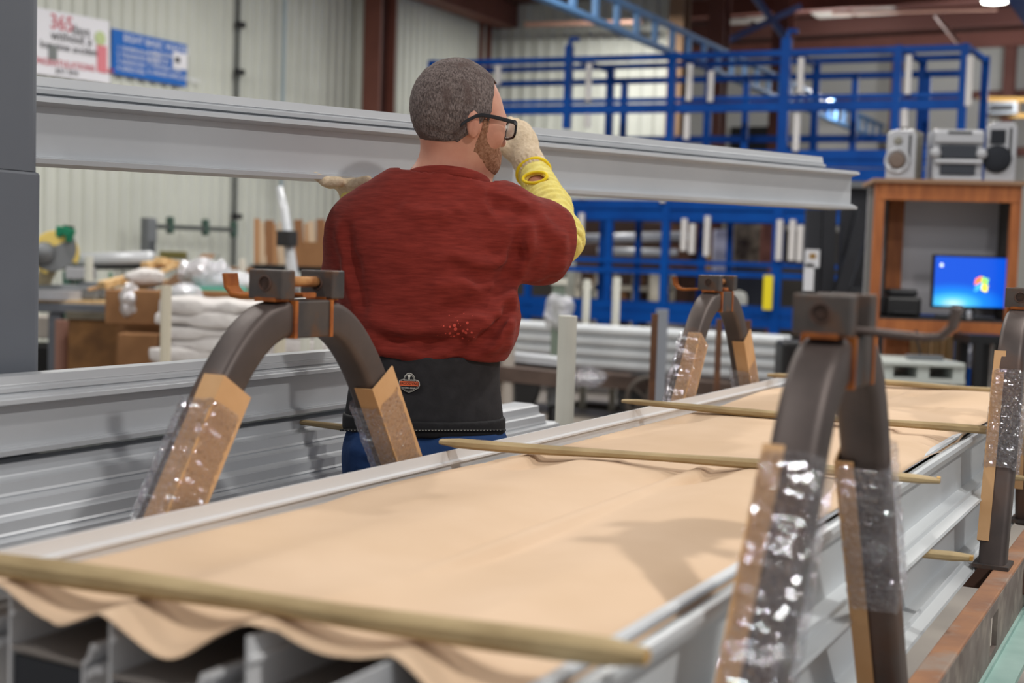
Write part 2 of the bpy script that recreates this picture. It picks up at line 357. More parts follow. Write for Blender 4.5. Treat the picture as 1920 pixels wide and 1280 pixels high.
# roof purlins & panels
for i in range(7):
    u=12.5+i*2.2
    struct(MB().box(W(u,-1,5.72),(.16,18,.28)).build('trim_%d'%(7+i),DBROWN if i%2 else BROWN))
for i,(x,y,wv,wu) in enumerate([(1385,45,.8,.7),(1440,40,.6,.7),(1530,42,.7,.6),(1605,37,.7,.7),(1690,32,.7,.6),(1560,25,.6,.5),(1640,20,.7,.5),(1750,72,.8,.6)]):
    q=atz(x,y,5.86); struct(MB().box(q,(wu,wv,.06)).build('trim_%d'%(14+i),mat('roof_insulation',srgb(196,190,180),.8)))
# roof brace rods
tag(MB().bar(atu(985,46,UB-.6),atu(1203,41,UB-.6),.06,.06).build('wall_pipe',mat('pinkish_pipe',srgb(205,160,140),.5)),'pinkish horizontal pipe high on the back corrugated wall','pipe')
tag(MB().bar(atz(1560,24,5.5),atz(1870,16,5.5),.08,.05).build('ceiling_pipe',mat('pinkish_pipe',(0,0,0))),'long pinkish pipe under the dark roof at top right','pipe')
tag(MB().bar(at(1755,28,20),at(1797,80,20),.06,.06).build('roof_brace',mat('pinkish_pipe',(0,0,0))),'short slanting pinkish brace below the roof pipe','brace')
a_,b_=at(1372,78,20),at(1492,14,20.5); r=thing('cross_brace',(a_+b_)/2,'pale blue crossed steel braces under the roof, left of the lamp','brace')
for p_,q_ in (((1360,78,20),(1500,12,20.4)),((1412,-10,20.2),(1482,84,20.2))): MB().bar(at(*p_),at(*q_),.09,.09).build('brace_bar',mat('dull_blue',srgb(96,116,170),.5),r)
# crane rails: lattice truss and solid girder (run along D)
q1=atz(1140,-6,4.2); v1=q1@P; ua=float(q1@D)-2.5; ub_=UF-1.
r=thing('lattice_girder',W(ua,v1,3.9),'pale blue lattice girder with vertical rungs running back above the blue rack','girder')
for dz,wd in ((0,.09),(-.30,.10)): MB().box(W((ua+ub_)/2,v1,4.2+dz),(ub_-ua,wd,.05)).build('chord',LBLUE,r)
k=ua
while k<ub_: MB().box(W(k,v1,4.05),(.09,.05,.27)).build('rung',LBLUE,r); k+=.55
q2=atz(1885,-8,4.3); v2=q2@P; ua=float(q2@D)-5
r=thing('crane_girder',W(ua,v2,4),'solid blue crane girder cutting the top right corner','girder')
MB().box(W((ua+24)/2,v2+.12,4.35),(24-ua,.28,.10)).build('flange',BLUE,r); MB().box(W((ua+24)/2,v2+.12,4.75),(24-ua,.05,.7)).build('web',BLUE,r)
# small visible lamp
q=at(1866,-2,17); r=thing('ceiling_lamp',q,'small round glowing lamp at the top right under the roof','lamp')
MB().lathe([(.02,.25),(.16,.1),(.20,0),(.17,-.01)],q,Z).build('lamp_shade',GREYM,r,smooth=True); MB().lathe([(.16,-.02),(.16,-.04),(.02,-.06)],q,Z).build('bulb',emat('lamp_glow',(1,.98,.9),14),r)
# yellow guard rail at right
YG=mat('ochre_rail',srgb(160,122,50),.7)
r=thing('guard_rail',at(1880,210,23),'ochre yellow guard rail in front of the far white wall','railing')
for y in (186,216): MB().bar(at(1835,y,22.5),at(1990,y+2,22.2),.06,.07).build('rail',YG,r)
for x in (1842,1908): MB().bar(at(x,186,22.4),at(x-1,217,22.4),.06,.06,up=D).build('post',YG,r)
q=at(1882,204,22); r=thing('wall_heater',q,'small grey heater box sitting on the yellow guard rail','heater')
MB().box(q,(.3,.42,.2)).build('body',GREYM,r,bevel=.01)
MB().box(q-D*.16,(.02,.34,.1)).build('grille',DARK,r)

# ---- things on the left wall
def wallrect(x0,y0,x1,y1,v): # corners on plane v
    a=atv(x0,y0,v); b=atv(x1,y1,v); return a,b
vS=VL+.06
def sign(name,label,xa,xb,ya0,yb0,ya1,yb1,m):
    u0=float(atv(xa,(ya0+yb0)/2,vS)@D); u1=float(atv(xb,(ya1+yb1)/2,vS)@D)
    zt=(atv(xa,ya0,vS)[2]+atv(xb,ya1,vS)[2])/2; zb=(atv(xa,yb0,vS)[2]+atv(xb,yb1,vS)[2])/2
    tl=math.atan2(atv(xb,ya1,vS)[2]-atv(xa,ya0,vS)[2],u1-u0)
    c=W((u0+u1)/2,vS,(zt+zb)/2); ex=D*math.cos(tl)+Z*math.sin(tl); ey=np.cross(np.cross(ex,Z),ex); ey=nrm(Z-ex*(Z@ex))
    w_,h_=(u1-u0)/math.cos(tl),(zt-zb)
    r=thing(name,c,label,'sign'); MB().box(c,(w_,h_,.012),(ex,ey,P)).build('board',m,r)
    return r,c,ex,ey,w_,h_
SW=mat('banner_white',srgb(232,232,238),.5); SB=mat('banner_blue',srgb(0,98,186),.5); RD=mat('sign_red',srgb(200,60,80),.6); TXT=mat('sign_black',srgb(50,50,55),.6); TW=mat('sign_white',srgb(235,238,245),.6)
r,c,ex,ey,w_,h_=sign('banner','white banner reading 365 days, hung on the corrugated wall beside the blue banner',40,205,8,140,40,152,SW)
PN=P*.012
def tl(s,size,fx,fy,m,al='LEFT'): text(s,size,c+ex*w_*(fx-.5)+ey*h_*(.5-fy)+PN,ex,ey,m,parent=r,align=al)
tl('365',.20,.30,.18,RD); tl('days',.14,.54,.24,TXT); tl('without a',.135,.31,.38,TXT); tl('lost time accident',.105,.19,.54,TXT); tl('CONGRATULATIONS TEAM',.088,.04,.80,RD); tl('JULY 2018',.065,.36,.91,TXT)
MB().lathe([(.07,0),(.07,.004)],c+ex*w_*.38+ey*h_*.20+PN,P).build('picture',mat('print_green',srgb(190,205,150),.6),r)
MB().box(c+ex*w_*.40-ey*h_*.12+PN,(.13,.26,.006),(ex,ey,P)).build('picture',mat('print_pink',srgb(222,130,140),.6),r)
MB().box(c-ex*w_*.17-ey*h_*.14+PN,(.10,.14,.006),(ex,ey,P)).build('picture',mat('print_grey',srgb(120,125,125),.6),r)
r,c,ex,ey,w_,h_=sign('banner','blue banner with rows of white writing on the corrugated wall',209,349,53,140,84,161,SB)
tl('EIGHT BASIC WASTES',.10,.14,.16,TW)
for i,s in enumerate(['1. OVERPRODUCTION','2. TRANSPORTATION','3. INVENTORY','4. DEFECTIVES']): tl(s,.062,.06,.40+.15*i,TW)
for i,s in enumerate(['5. PROCESSING','6. MOTION','7. WAITING TIMES','8. UNUSED EMPLOYEE SKILLS']): tl(s,.062,.46,.36+.15*i,TW)
MB().box(c+ex*w_*.40+ey*h_*.08+PN,(.22,.17,.006),(ex,ey,P)).build('picture',SW,r); MB().box(c+ex*w_*.36+ey*h_*.09+PN*1.5,(.07,.06,.006),(ex,ey,P)).build('picture',TXT,r)
# chain line on the wall
DG=mat('dark_chain',srgb(80,84,82),.6)
vv=VL+.08; ua=float(atv(446,100,vv)@D)
r=thing('hanging_chain',W(ua,vv,1.2),'dark chain with clamps hanging down the corrugated wall','chain')
MB().box(W(ua,vv,3.3),(.03,.03,4.2)).build('chain_run',DG,r)
for y in (46,135,300,406): MB().box(W(ua,vv+.03,atv(445,y,vv)[2]),(.12,.06,.06)).build('clamp',BLKR,r)
ua=float(atv(530,200,VL+.3)@D); tag(MB().tube([W(ua,VL+.3,5.2),W(ua,VL+.3,2.1)],.02,8).build('conduit',mat('blue_grey_conduit',srgb(130,150,160),.5)),'thin blue grey conduit dropping down the corrugated wall','conduit')
q=at(541,430,10); r=thing('spray_pole',at(548,505,10)*[1,1,0]+[0,0,0],'silver pole leaning beside the upright lumber','pole')
MB().tube([at(524,352,10.2),at(533,395,10.1),at(549,520,10),at(552,545,10)],[.025,.035,.045,.045],12).build('tube',ALU,r,smooth=True)
MB().box(at(538,447,10),(.12,.12,.12)).build('coupling',BLKR,r,bevel=.01); MB().tube([at(552,540,10),at(556,720,10)*[1,1,0]],.04,10).build('foot',GREYM,r)
# bar clamps on wall
vv=VL+.35; r=thing('bar_clamp',atv(340,430,vv),'long pipe clamp with three dark green jaws lying along the wall','clamp')
MB().bar(atv(283,424,vv),atv(440,431,vv),.05,.05).build('bar',DG,r); 
for x,y in ((319,422),(385,426),(438,430)): MB().box(atv(x,y,vv),(.06,.08,.18)).build('jaw',mat('jaw_green',srgb(62,88,78),.5),r,bevel=.02)
MB().box(atv(279,432,vv),(.14,.12,.26)).build('head',GREYM,r,bevel=.03); MB().box(atv(277,445,vv),(.10,.10,.4)).build('leg',GREYM,r); MB().bar(atv(279,445,vv),W(atv(279,445,vv)@D,vv,0),.1,.1,up=D).build('stand',GREYM,r)

# ---- saw table, saw, bin, left clutter
Yt=9.4
def gx(x,y,Y): return at(x,y,Y)
XA=np.array([1.,0,0]); YA=np.array([0,1.,0])
t0=gx(40,575,Yt); t1=gx(228,580,Yt); zt=.93
r=thing('saw_table',((t0+t1)/2)*[1,1,0],'dark steel table under the green mitre saw','table')
cx=(t0[0]+t1[0])/2; L=t1[0]-t0[0]
MB().box((cx,Yt+.3,zt),(L,.75,.07),(XA,YA,Z)).build('tabletop',GREYC,r,bevel=.01)
MB().box((cx-.03,Yt+.3,zt+.045),(L-.06,.7,.02),(XA,YA,Z)).build('sawdust_cover',PINE,r)
for x in (cx-L*.15,cx+L*.40):
    for y in (Yt,Yt+.6): MB().box((x,y,zt/2-.02),(.09,.07,zt-.04),(XA,YA,Z)).build('leg',GREYC,r)
MB().bar((cx+L*.40,Yt-.02,zt-.08),(cx-L*.02,Yt-.02,.3),.05,.05).build('brace',GREYM,r); MB().box((cx,Yt+.3,.35),(L*.8,.6,.04),(XA,YA,Z)).build('shelf',DARK,r)
zz=zt+.055
r=thing('mitre_saw',(gx(110,500,Yt+.1)[0],Yt+.1,zz),'green mitre saw with yellow blade guard and grey motor on the steel table','saw')
def sx(x,y,dY=0): return gx(x,y,Yt+.1+dY)
MB().box((sx(110,560)[0],Yt+.25,zz+.05),(.55,.35,.10),(XA,YA,Z)).build('base',GREYM,r,bevel=.02); MB().lathe([(.2,0),(.2,.07)],(sx(105,560)[0],Yt+.1,zz),Z).build('turntable',SILV,r)
MB().box((sx(165,545)[0],Yt+.25,zz+.07),(.20,.15,.12),(XA,YA,Z)).build('fence',GREYM,r,bevel=.01)
blade_c=sx(104,475); ax_=nrm((.45,-1,.1))
def disc(c,r_,t,ax,m,n,par,a0=0,a1=6.283,ri=0):
    a=nrm(np.cross(ax,Z)); b=np.cross(ax,a); N_=28; pr=[(r_*math.cos(a0+(a1-a0)*i/N_),r_*math.sin(a0+(a1-a0)*i/N_)) for i in range(N_+1)]
    if ri: pr+=[(ri*math.cos(a1-(a1-a0)*i/N_),ri*math.sin(a1-(a1-a0)*i/N_)) for i in range(N_+1)]
    return MB().prism(pr,V3(c)-V3(ax)*t/2,a,b,ax,t).build(n,m,par,bevel=.006)
disc(blade_c,.165,.05,ax_,YELP,'blade_guard',r,-3.6,1.2,.05); disc(blade_c+V3((-.03,.0,.04)),.17,.08,ax_,GREYM,'upper_guard',r,.2,3.6,.02)
MB().tube([blade_c+V3((-.06,-.06,0)),blade_c+V3((-.05,-.2,0))],[.085,.06],16).build('motor',GREYM,r,smooth=True)
MB().bar(sx(118,430),sx(136,438),.06,.07).build('handle',GREEN,r,bevel=.01); MB().bar(sx(114,424,.02),sx(112,445,.02),.07,.05,up=XA).build('handle',GREEN,r,bevel=.01); MB().bar(sx(136,430),sx(128,452),.04,.04,up=XA).build('handle',GREEN,r); MB().bar(sx(120,427),sx(137,430),.045,.045).build('grip',BLKR,r)
MB().tube([sx(128,475,.1),sx(142,468,.12)],[.10,.07],16).build('gear_case',GREEN,r,smooth=True); MB().bar(sx(75,540,.1),sx(95,495,.1),.10,.12,up=YA).build('arm',mat('sawdust_metal',srgb(160,148,120),.8),r,bevel=.02)
# conveyor / silver tube
r=thing('roller_conveyor',gx(205,500,10.6)*[1,1,0],'long silver roller beam on green legs behind the mitre saw','conveyor')
MB().tube([gx(110,490,10.8),gx(283,486,10.4)],.065,16).build('roller',ALU,r,smooth=True); MB().bar(gx(110,500,10.8),gx(280,499,10.4),.1,.05).build('rail',BLKR,r)
for x in (128,150,262): q=gx(x,508,10.6); MB().box((q[0],q[1],q[2]/2),(.07,.07,q[2]),(XA,YA,Z)).build('leg',mat('green_leg',srgb(70,110,96),.6),r)
for x in (138,165): MB().box(gx(x,512,10.5),(.12,.05,.10),(XA,YA,Z)).build('control_panel',SILV,r,bevel=.01)
tag(MB().tube([gx(167,480,9.9),gx(166,560,9.9),gx(166,700,9.9)*[1,1,0]],.03,10).build('white_stake',WHITEP),'thin white stake standing behind the mitre saw','post')
# plywood bin
r=thing('plywood_bin',gx(192,650,8.9)*[1,1,0],'stained plywood bin with a dark rim under the saw table end','bin')
q=gx(193,592,8.9); 
for sx_,wd,ofs in ((0,.46,0),(0,.46,.4)): MB().box((q[0],8.9+ofs,q[2]/2-.01),(wd,.03,q[2]-.02),(XA,YA,Z)).build('side_panel',OSB,r)
for s in(-1,1): MB().box((q[0]+s*.22,9.1,q[2]/2-.01),(.03,.38,q[2]-.02),(XA,YA,Z)).build('side_panel',OSB,r)
MB().box((q[0],8.88,q[2]),(.48,.05,.05),(XA,YA,Z)).build('rim',mat('dull_metal_rim',srgb(110,104,90),.6),r)
tag(MB().tube([gx(117,600,9.2),gx(116,720,9.2)*[1,1,0]],.05,12).build('cardboard_tube',mat('reddish_tube',srgb(150,110,96),.7)),'reddish cardboard tube standing between table leg and plywood bin','tube')
tag(MB().box(gx(85,612,10.2),(.2,.3,.17),(XA,YA,Z)).build('parts_box',mat('pale_box',srgb(188,180,172),.7),bevel=.01),'small pale box below the saw table, far left','box')
tag(MB().box(V3(gx(85,650,10.2))*[1,1,.0]+[0,0,.30],(.4,.5,.60),(XA,YA,Z)).build('tool_cabinet',DARK,bevel=.01),'dark cabinet standing behind the legs of the saw table','cabinet')
# scrap pile
YP=8.5
base=tag(MB().box((gx(330,600,YP+.5)[0]+.19,YP+.75,.5),(1.08,.9,1.0),(XA,YA,Z)).build('scrap_bin',CARDD,bevel=.01),'large brown bin full of wood scraps behind the wrapped bundles','bin')
def plank(x0,y0,x1,y1,Y,w_,h_,m,name,label,cat='plank',Y1=None,group=None):
    o=MB().bar(gx(x0,y0,Y),gx(x1,y1,Y1 or Y+.15),w_,h_).build(name,m,bevel=.003); return tag(o,label,cat,group)
plank(200,556,330,497,8.7,.10,.03,PINE,'plank','pale pine plank slanting up to the right on the scrap pile'); plank(165,543,300,515,8.9,.14,.02,CARD,'cardboard_sheet','flat brown cardboard sheet low on the scrap pile beside the saw','cardboard')
plank(230,545,345,522,8.6,.06,.03,PINE,'plank','short pine strip lying across the middle of the scrap pile'); plank(300,545,370,505,8.75,.05,.02,PINE,'plank','thin pine strip poking out under the leaning board of the scrap pile')
plank(190,535,250,520,8.8,.12,.05,PINE,'plank','stubby pine offcut near the plastic wrap on the scrap pile'); plank(270,498,318,492,8.9,.08,.05,PINE,'plank','short pine block on top of the scrap pile')
plank(296,488,345,500,8.9,.10,.05,PINE,'plank','pale pine offcut at the very top of the scrap pile'); plank(250,556,310,575,8.5,.05,.03,PINE,'plank','pine strip hanging down the front of the scrap pile')
tag(MB().prism([(0,0),(.28,.22),(.36,.22),(.20,-.03)],gx(300,535,8.65),XA,Z,YA,.02).build('hardboard_piece',mat('hardboard',srgb(176,142,112),.8)),'slanted brown hardboard piece beside the crumpled plastic','board')
tag(MB().box(gx(262,575,8.45),(.36,.3,.22),(XA,YA,Z)).build('cardboard_box',CARDD,bevel=.01),'brown cardboard box wrapped in clear film in front of the scrap pile','box')
tag(MB().box(gx(270,640,8.3)*[1,1,0]+[0,0,.42],(.25,.3,.84),(XA,YA,Z)).build('cardboard_box',CARDD,bevel=.01),'tall brown carton right of the plywood bin','box')
tag(MB().box(gx(325,478,10.5),(.2,.1,.06),(XA,YA,Z)).build('olive_box',mat('olive',srgb(104,98,48),.7),bevel=.01),'small olive box behind the top of the scrap pile','box')
def lump(name,label,cat,x,y,Y,r,m,seed,amp=.3,h=.02,group=None):
    c=gx(x,y,Y); r=V3(r); f0=ell(c,r); f=lambda X:f0(X)+amp*r.min()*vnoise(X,9/r.max()*.5,seed)+.12*r.min()*vnoise(X,22/r.max()*.5,seed+50)
    o=sdf_obj(name,f,c-r*1.4,c+r*1.4,h,m,smooth=1); return tag(o,label,cat,group)
lump('plastic_wrap','crumpled clear plastic on the right shoulder of the scrap pile','plastic',385,512,8.6,(.18,.16,.10),FILMW,3); lump('plastic_wrap','crumpled clear plastic draped down to the right of the scrap pile','plastic',425,528,8.6,(.22,.16,.07),FILMW,4)
lump('plastic_wrap','white crumpled film in the middle of the scrap pile','plastic',272,520,8.65,(.13,.12,.06),WRAPW,5); lump('plastic_wrap','clear film ball hanging between scrap pile and wrapped bundles','plastic',345,560,8.3,(.12,.1,.10),FILMW,6)
lump('plastic_wrap','clear film pulled over the brown box below the scrap pile','plastic',243,565,8.35,(.06,.1,.13),FILMW,8)
tag(MB().tube([gx(207,512,9),gx(208,530,8.9),gx(213,545,8.8)],.012,8).build('green_cord',mat('dark_green',srgb(40,90,60),.6)),'dark green cord sticking out of the scrap pile','cord')
# white wrapped bundles
yy=[(470,578,.5),(480,602,.52),(470,626,.53),(480,648,.5),(470,670,.52)]
for i,(x,y,rw) in enumerate(yy):
    c=gx(x,y,7.6); f0=lambda X,c=c,rw=rw,i=i: np.maximum.reduce([np.abs(X[:,0]-c[0])-rw-.05*np.sin(i*2.),np.abs(X[:,1]-c[1]-.3)-.36,np.abs(X[:,2]-c[2])-.026])-.012+.022*vnoise(X,7,i+20)
    o=sdf_obj('wrapped_bundle',f0,c-V3((.75,.15,.08)),c+V3((.75,.8,.08)),.02,WRAPW,smooth=1)
    tag(o,['topmost','second from the top','middle','second from the bottom','lowest'][i]+' white film wrapped bundle in the stack beneath the scrap pile','bundle','white wrapped bundles')
tag(MB().box(gx(470,690,7.6)*[1,1,0]+[0,.35,.34],(1.3,.8,.68),(XA,YA,Z)).build('bundle_pallet',OSB,bevel=.01),'brown timber stand carrying the white wrapped bundles','stand')
for (x,y0,wd,lab) in ((312,535,20,'pale cream stake standing alone before the wrapped bundles'),(525,626,21,'short cream stake seen under the arch of the nearest left hoop'),(573,622,18,'white stake paired beside its twin under the nearest left hoop, nearer the cream stake'),(597,622,17,'white stake of the pair nearer the red shirt')):
    Ys=6.2; q=gx(x,y0,Ys); x2=wd*Ys/2450/2; tag(MB().tube([(q[0],Ys,q[2]),(q[0],Ys,.0)],x2,14).build('cart_stake',CREAM if wd>=20 else WHITEP,smooth=False),lab,'post')
# lumber rack behind
qs=gx(560,503,11); r=thing('lumber_stand',(qs[0],11,0),'dark low stand that carries the upright lumber by the wall','stand')
MB().box((qs[0],11.15,1.24),(.80,.4,.05),(XA,YA,Z)).build('shelf',DARK,r)
for s in(-.36,.36): MB().box((qs[0]+s,11.15,.6),(.06,.35,1.2),(XA,YA,Z)).build('leg',GREYC,r)
LW=[mat('lumber_a',srgb(176,132,92),.8),mat('lumber_b',srgb(202,178,150),.8),mat('lumber_c',srgb(140,98,64),.8)]
DSC=['first','second','third','fourth','fifth','sixth','seventh','eighth','ninth','tenth','eleventh']
for i,x in enumerate([480,492,503,515,527,562,574,586,599,612,625]):
    tw=.045+.012*(i%3); top=gx(x-(3 if i%2 else -2),410+(i*7%11),11.15); bt=gx(x+2,503,11.1); bt=V3((bt[0],11.1,1.27))
    tag(MB().bar(bt,top,tw,.03,up=YA).build('upright_board',LW[i%3]),'%s from the left of the narrow brown boards standing upright by the wall'%DSC[i],'board','upright lumber by the wall')
tag(MB().box(gx(597,477,10.7)*[1,1,1],(.42,.03,.20),(XA,YA,Z)).build('cardboard_sheet',CARDD),'brown cardboard sheet in front of the upright lumber beside the red shirt','cardboard')
tag(MB().box(gx(440,497,10.9)*[1,1,0]+[0,0,.62],(.3,.3,1.24),(XA,YA,Z)).build('small_carton',CARDD),'brown carton seen between plastic wrap and upright lumber','box')
tag(MB().tube([gx(455,485,9.8),gx(455,560,9.8)*[1,1,0]],.025,10).build('white_stake',WHITEP),'thin white stake in front of the upright lumber','post')
tag(MB().box(gx(415,545,8.55),(.35,.25,.05),(XA,YA,Z)).build('teal_tray',TEAL),'teal tray edge below the crumpled plastic','tray'); tag(MB().box(gx(403,575,8.4)*[1,1,0]+[0,-.22,.52],(.04,.04,1.04),(XA,YA,Z)).build('teal_post',TEAL),'thin teal post at the right end of the scrap pile','post')
tag(MB().box(gx(440,566,8.5)*[1,1,1],(.45,.3,.14),(XA,YA,Z)).build('cardboard_box',CARDD,bevel=.01),'flat brown carton beneath the teal tray','box')
# grey column, near left (stands behind the rear stack)
vp_=-1.915; ur=float(atv(90,330,vp_+.035)@D)-.0; prof=[]
for k in range(24):
    t=k*math.pi/12; prof.append((.035*math.cos(t)+(-.035 if math.cos(t)>0 else -.40),.035*math.sin(t)))
r=thing('steel_pillar',W(ur-.2,vp_,0),'smooth dark grey painted pillar at the left edge of the view','pillar')
zsp=float(atv(70,322,vp_+.035)[2])
MB().prism(prof,W(ur,vp_,0),D,P,Z,zsp).build('lower_casing',GREYC,r,bevel=.006)
MB().prism([(x-.008,y*.96) for x,y in prof],W(ur,vp_,zsp),D,P,Z,1.3).build('upper_casing',GREYC,r)
MB().bar(W(ur-.5,vp_+.04,1.19),W(ur-.06,vp_+.04,1.13),.02,.03).build('base_strut',GREYC,r)

# ---------------------------------------------------------------- blue rack
YR=15.; kR=15/11
RA=at(805,115,11.83*kR); RB=at(1806,85,10.1*kR); rx=nrm((RB-RA)*[1,1,0]); ry=np.array([-rx[1],rx[0],0])
if ry[1]<0: ry=-ry
def rt(px,py=300):
    rr=ray(px,py); A_=np.array([[rx[0],-rr[0]],[rx[1],-rr[1]]]); t,_=np.linalg.solve(A_,-RA[:2]); return t
def rz(px,py):
    t=rt(px,py); q=RA+rx*t; rr=ray(px,py); return H+rr[2]*(q[1]/rr[1])
def RK(t,dep,z): return np.array([*(RA[:2]+rx[:2]*t+ry[:2]*dep),z])
Lr=rt(1806,85); r=thing('storage_rack',RK(Lr/2,.5,0),'tall blue steel storage rack cage standing behind the white channels','rack')
BW=.085; DP=1.1
def rail(dep,z,t0=0,t1=None,h=.06,w_=.06,n='rail'): MB().bar(RK(t0,dep,z),RK(t1 if t1 else Lr,dep,z),w_,h).build(n,BLUE,r)
for z,h in ((rz(1258,106),.065),(rz(1258,187),.05),(rz(1258,203),.10)): rail(0,z,h=h)
for z,h in ((3.8,.06),(rz(1258,132)+.05,.07),(2.9,.08),(2.74,.06),(2.6,.05)): rail(DP,z,h=h)
for px in (808,1064,1258,1470,1680,1804):
    t=rt(px,200); full=px in(808,1258,1470,1804); zb=0 if full or px==1680 else rz(1258,240)
    zt_=rz(1258,100)+(.12 if px in(1064,1470) else 0); MB().bar(RK(t,0,zb),RK(t,0,zt_),BW*(1.25 if px==1470 else 1),BW,up=ry).build('post',BLUE,r)
    if px in (1064,1470): MB().tube([RK(t,-.02,zt_-.02),RK(t+.03,-.02,zt_+.08),RK(t+.12,-.02,zt_+.07)],.03,8).build('hook',BLUE,r)
    t2=t+.15; MB().bar(RK(t2,DP,0 if full else 2.5),RK(t2,DP,3.8),BW,BW,up=ry).build('post',BLUE,r)
    for z in (3.75,2.7): MB().bar(RK(t,0,z),RK(t2,DP,z),.05,.05).build('cross_tie',BLUE,r)
for px in (1144,1380,1590,1730): t=rt(px,150); MB().bar(RK(t,DP*.5,2.7),RK(t,DP*.5,3.55),.07,.07,up=ry).build('stub_post',BLUE,r)
for z,h,t0 in ((rz(1600,290),.10,rt(1085)),(rz(1600,308),.07,rt(1085)),(rz(1600,328),.13,rt(1085)),(rz(1258,384),.10,0),(rz(1258,405),.11,0),(rz(1258,491),.05,0),(rz(1258,510),.06,0),(rz(1258,576),.09,0),(rz(1258,596),.12,0)):
    rail(0,z,t0=t0,h=h)
    if h>.085: rail(DP*.8,z,t0=t0,h=h*.8)
for px in (1140,1555,990,1640): t=rt(px,500); MB().bar(RK(t,.02,0),RK(t,.02,rz(1258,400)),BW*.9,BW*.9,up=ry).build('post',BLUE,r)
for px in (1085,1155,1335): t=rt(px,450); MB().bar(RK(t,DP*.8,0),RK(t,DP*.8,rz(1258,400)),BW*.8,BW*.8,up=ry).build('post',BLUE,r)
SLV=mat('sleeve_white',srgb(206,203,202),.5)
for (x,y0,y1) in ((937,124,160),(1107,120,190),(1295,122,190),(1335,135,192),(1503,110,176),(1704,105,178),(1818,106,200),(1697,206,240),(1495,214,284),(1290,216,262),(1105,215,240),(1095,345,372),(1093,400,455),(1285,410,470),(1300,420,475),(1328,405,480),(1463,412,488),(1487,412,488),(1502,422,490),(1245,365,380)):
    t=rt(x,(y0+y1)/2); dp=-.06; MB().tube([RK(t,dp,rz(x,y0)),RK(t,dp,rz(x,y1))],.036,8).build('sleeve',SLV,r)
tag(MB().box(RK(rt(1444,548),-.12,(rz(1444,516)+rz(1444,580))/2),(.02,.10,rz(1444,516)-rz(1444,580)),(ry,rx,Z)).build('yellow_strip',mat('signal_yellow',srgb(224,206,20),.5)),'bright yellow upright strip on the lower right of the blue rack','sign')
# ---- clutter behind/below rack
def bx(name,label,cat,x0,y0,x1,y1,Y,dep,m,floor=False,group=None,bevel=.01):
    a=gx(x0,y0,Y); b=gx(x1,y1,Y); zb=0 if floor else b[2]; c=((a[0]+b[0])/2,Y+dep/2,(a[2]+zb)/2)
    return tag(MB().box(c,(abs(b[0]-a[0]),dep,a[2]-zb),(XA,YA,Z)).build(name,m,bevel=bevel),label,cat,group)
YB=17.2
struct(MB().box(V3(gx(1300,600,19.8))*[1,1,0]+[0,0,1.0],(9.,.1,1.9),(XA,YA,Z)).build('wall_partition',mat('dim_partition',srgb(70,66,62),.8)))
r=thing('crate_shelf',gx(1190,560,YB)*[1,1,0],'cream shelf of small cubby holes behind the blue rack','shelf')
a=gx(1085,505,YB); b=gx(1260,575,YB)
for k in range(3): z=a[2]+(b[2]-a[2])*k/2; MB().box(((a[0]+b[0])/2,YB+.2,z),(b[0]-a[0],.4,.07),(XA,YA,Z)).build('shelf_board',CREAM,r)
for k in range(6): x=a[0]+(b[0]-a[0])*k/5; MB().box((x,YB+.2,a[2]/2),(.07,.4,a[2]),(XA,YA,Z)).build('upright',CREAM,r)
for k,(x,y) in enumerate([(1117,524),(1150,524),(1198,525),(1117,552),(1165,552),(1232,553)]):
    q=gx(x,y,YB); tag(MB().box((q[0],YB+.2,q[2]-.02),(.16,.3,.16),(XA,YA,Z)).build('parts_box',[CARDD,mat('grey_box',srgb(150,156,150),.7)][k%2 if k>2 else 0]),['orange brown box in the upper left cubby','orange brown box in the upper middle cubby','orange brown box in the upper right cubby','pale grey box in the lower left cubby','orange brown box in the lower middle cubby','pale grey box in the lower right cubby'][k]+' of the cream shelf','box','boxes in the cream shelf')
bx('cream_panel','cream cabinet panel right of the cubby shelf behind the rack','cabinet',1222,505,1246,560,16.6,.3,CREAM,floor=True)
bx('dark_cabinet','long dark cabinet behind the middle of the blue rack','cabinet',1085,412,1240,448,18,.5,mat('dim_brown',srgb(84,64,54),.8),floor=True)
tag(MB().tube([gx(1075,448,17.),gx(1290,442,17.)],.06,12).build('silver_tube',ALU,smooth=True),'long silver tube lying across behind the upper lower bay of the rack','tube'); tag(MB().tube([gx(1120,470,17.2),gx(1270,474,17.)],.05,12).build('silver_tube',ALU,smooth=True),'shorter silver tube lying just below the long silver tube','tube')
bx('brown_machine','reddish brown steel upright behind the right end of the rack','post',1432,420,1458,520,17,.2,BROWN,floor=True)
bx('shelf_goods','cluster of pale cartons behind the rack near the forklift','carton',1380,415,1440,450,17.5,.4,mat('pale_cartons',srgb(140,128,112),.8,c2=srgb(80,70,60),scale=9),floor=True)
bx('white_barrel','white rounded drum right of the far left hoop','drum',1372,545,1402,590,16.2,.3,WHITEP,floor=True,bevel=.08)
bx('dark_machine','dark navy machine between white drum and yellow strip','machine',1380,490,1436,585,16.6,.5,mat('dark_navy',srgb(34,38,50),.6),floor=True)
bx('white_bag','white bag at the foot of the rack left of the far hoop','bag',1240,575,1285,620,16.,.3,WRAPW,floor=True,bevel=.06)
bx('light_panel','pale vertical panel behind the far left hoop','panel',1342,430,1362,520,17.2,.2,mat('lilac_panel',srgb(188,190,214),.6),floor=True); bx('light_panel','pale narrow panel just right of the vertical yellow tube','panel',1408,500,1428,520,17.2,.2,mat('lilac_panel',srgb(188,190,214),.6),floor=True)
bx('yellow_tube','thin yellow tube standing behind the middle of the rack','tube',1325,462,1332,500,17,.06,YG,floor=True,bevel=0)
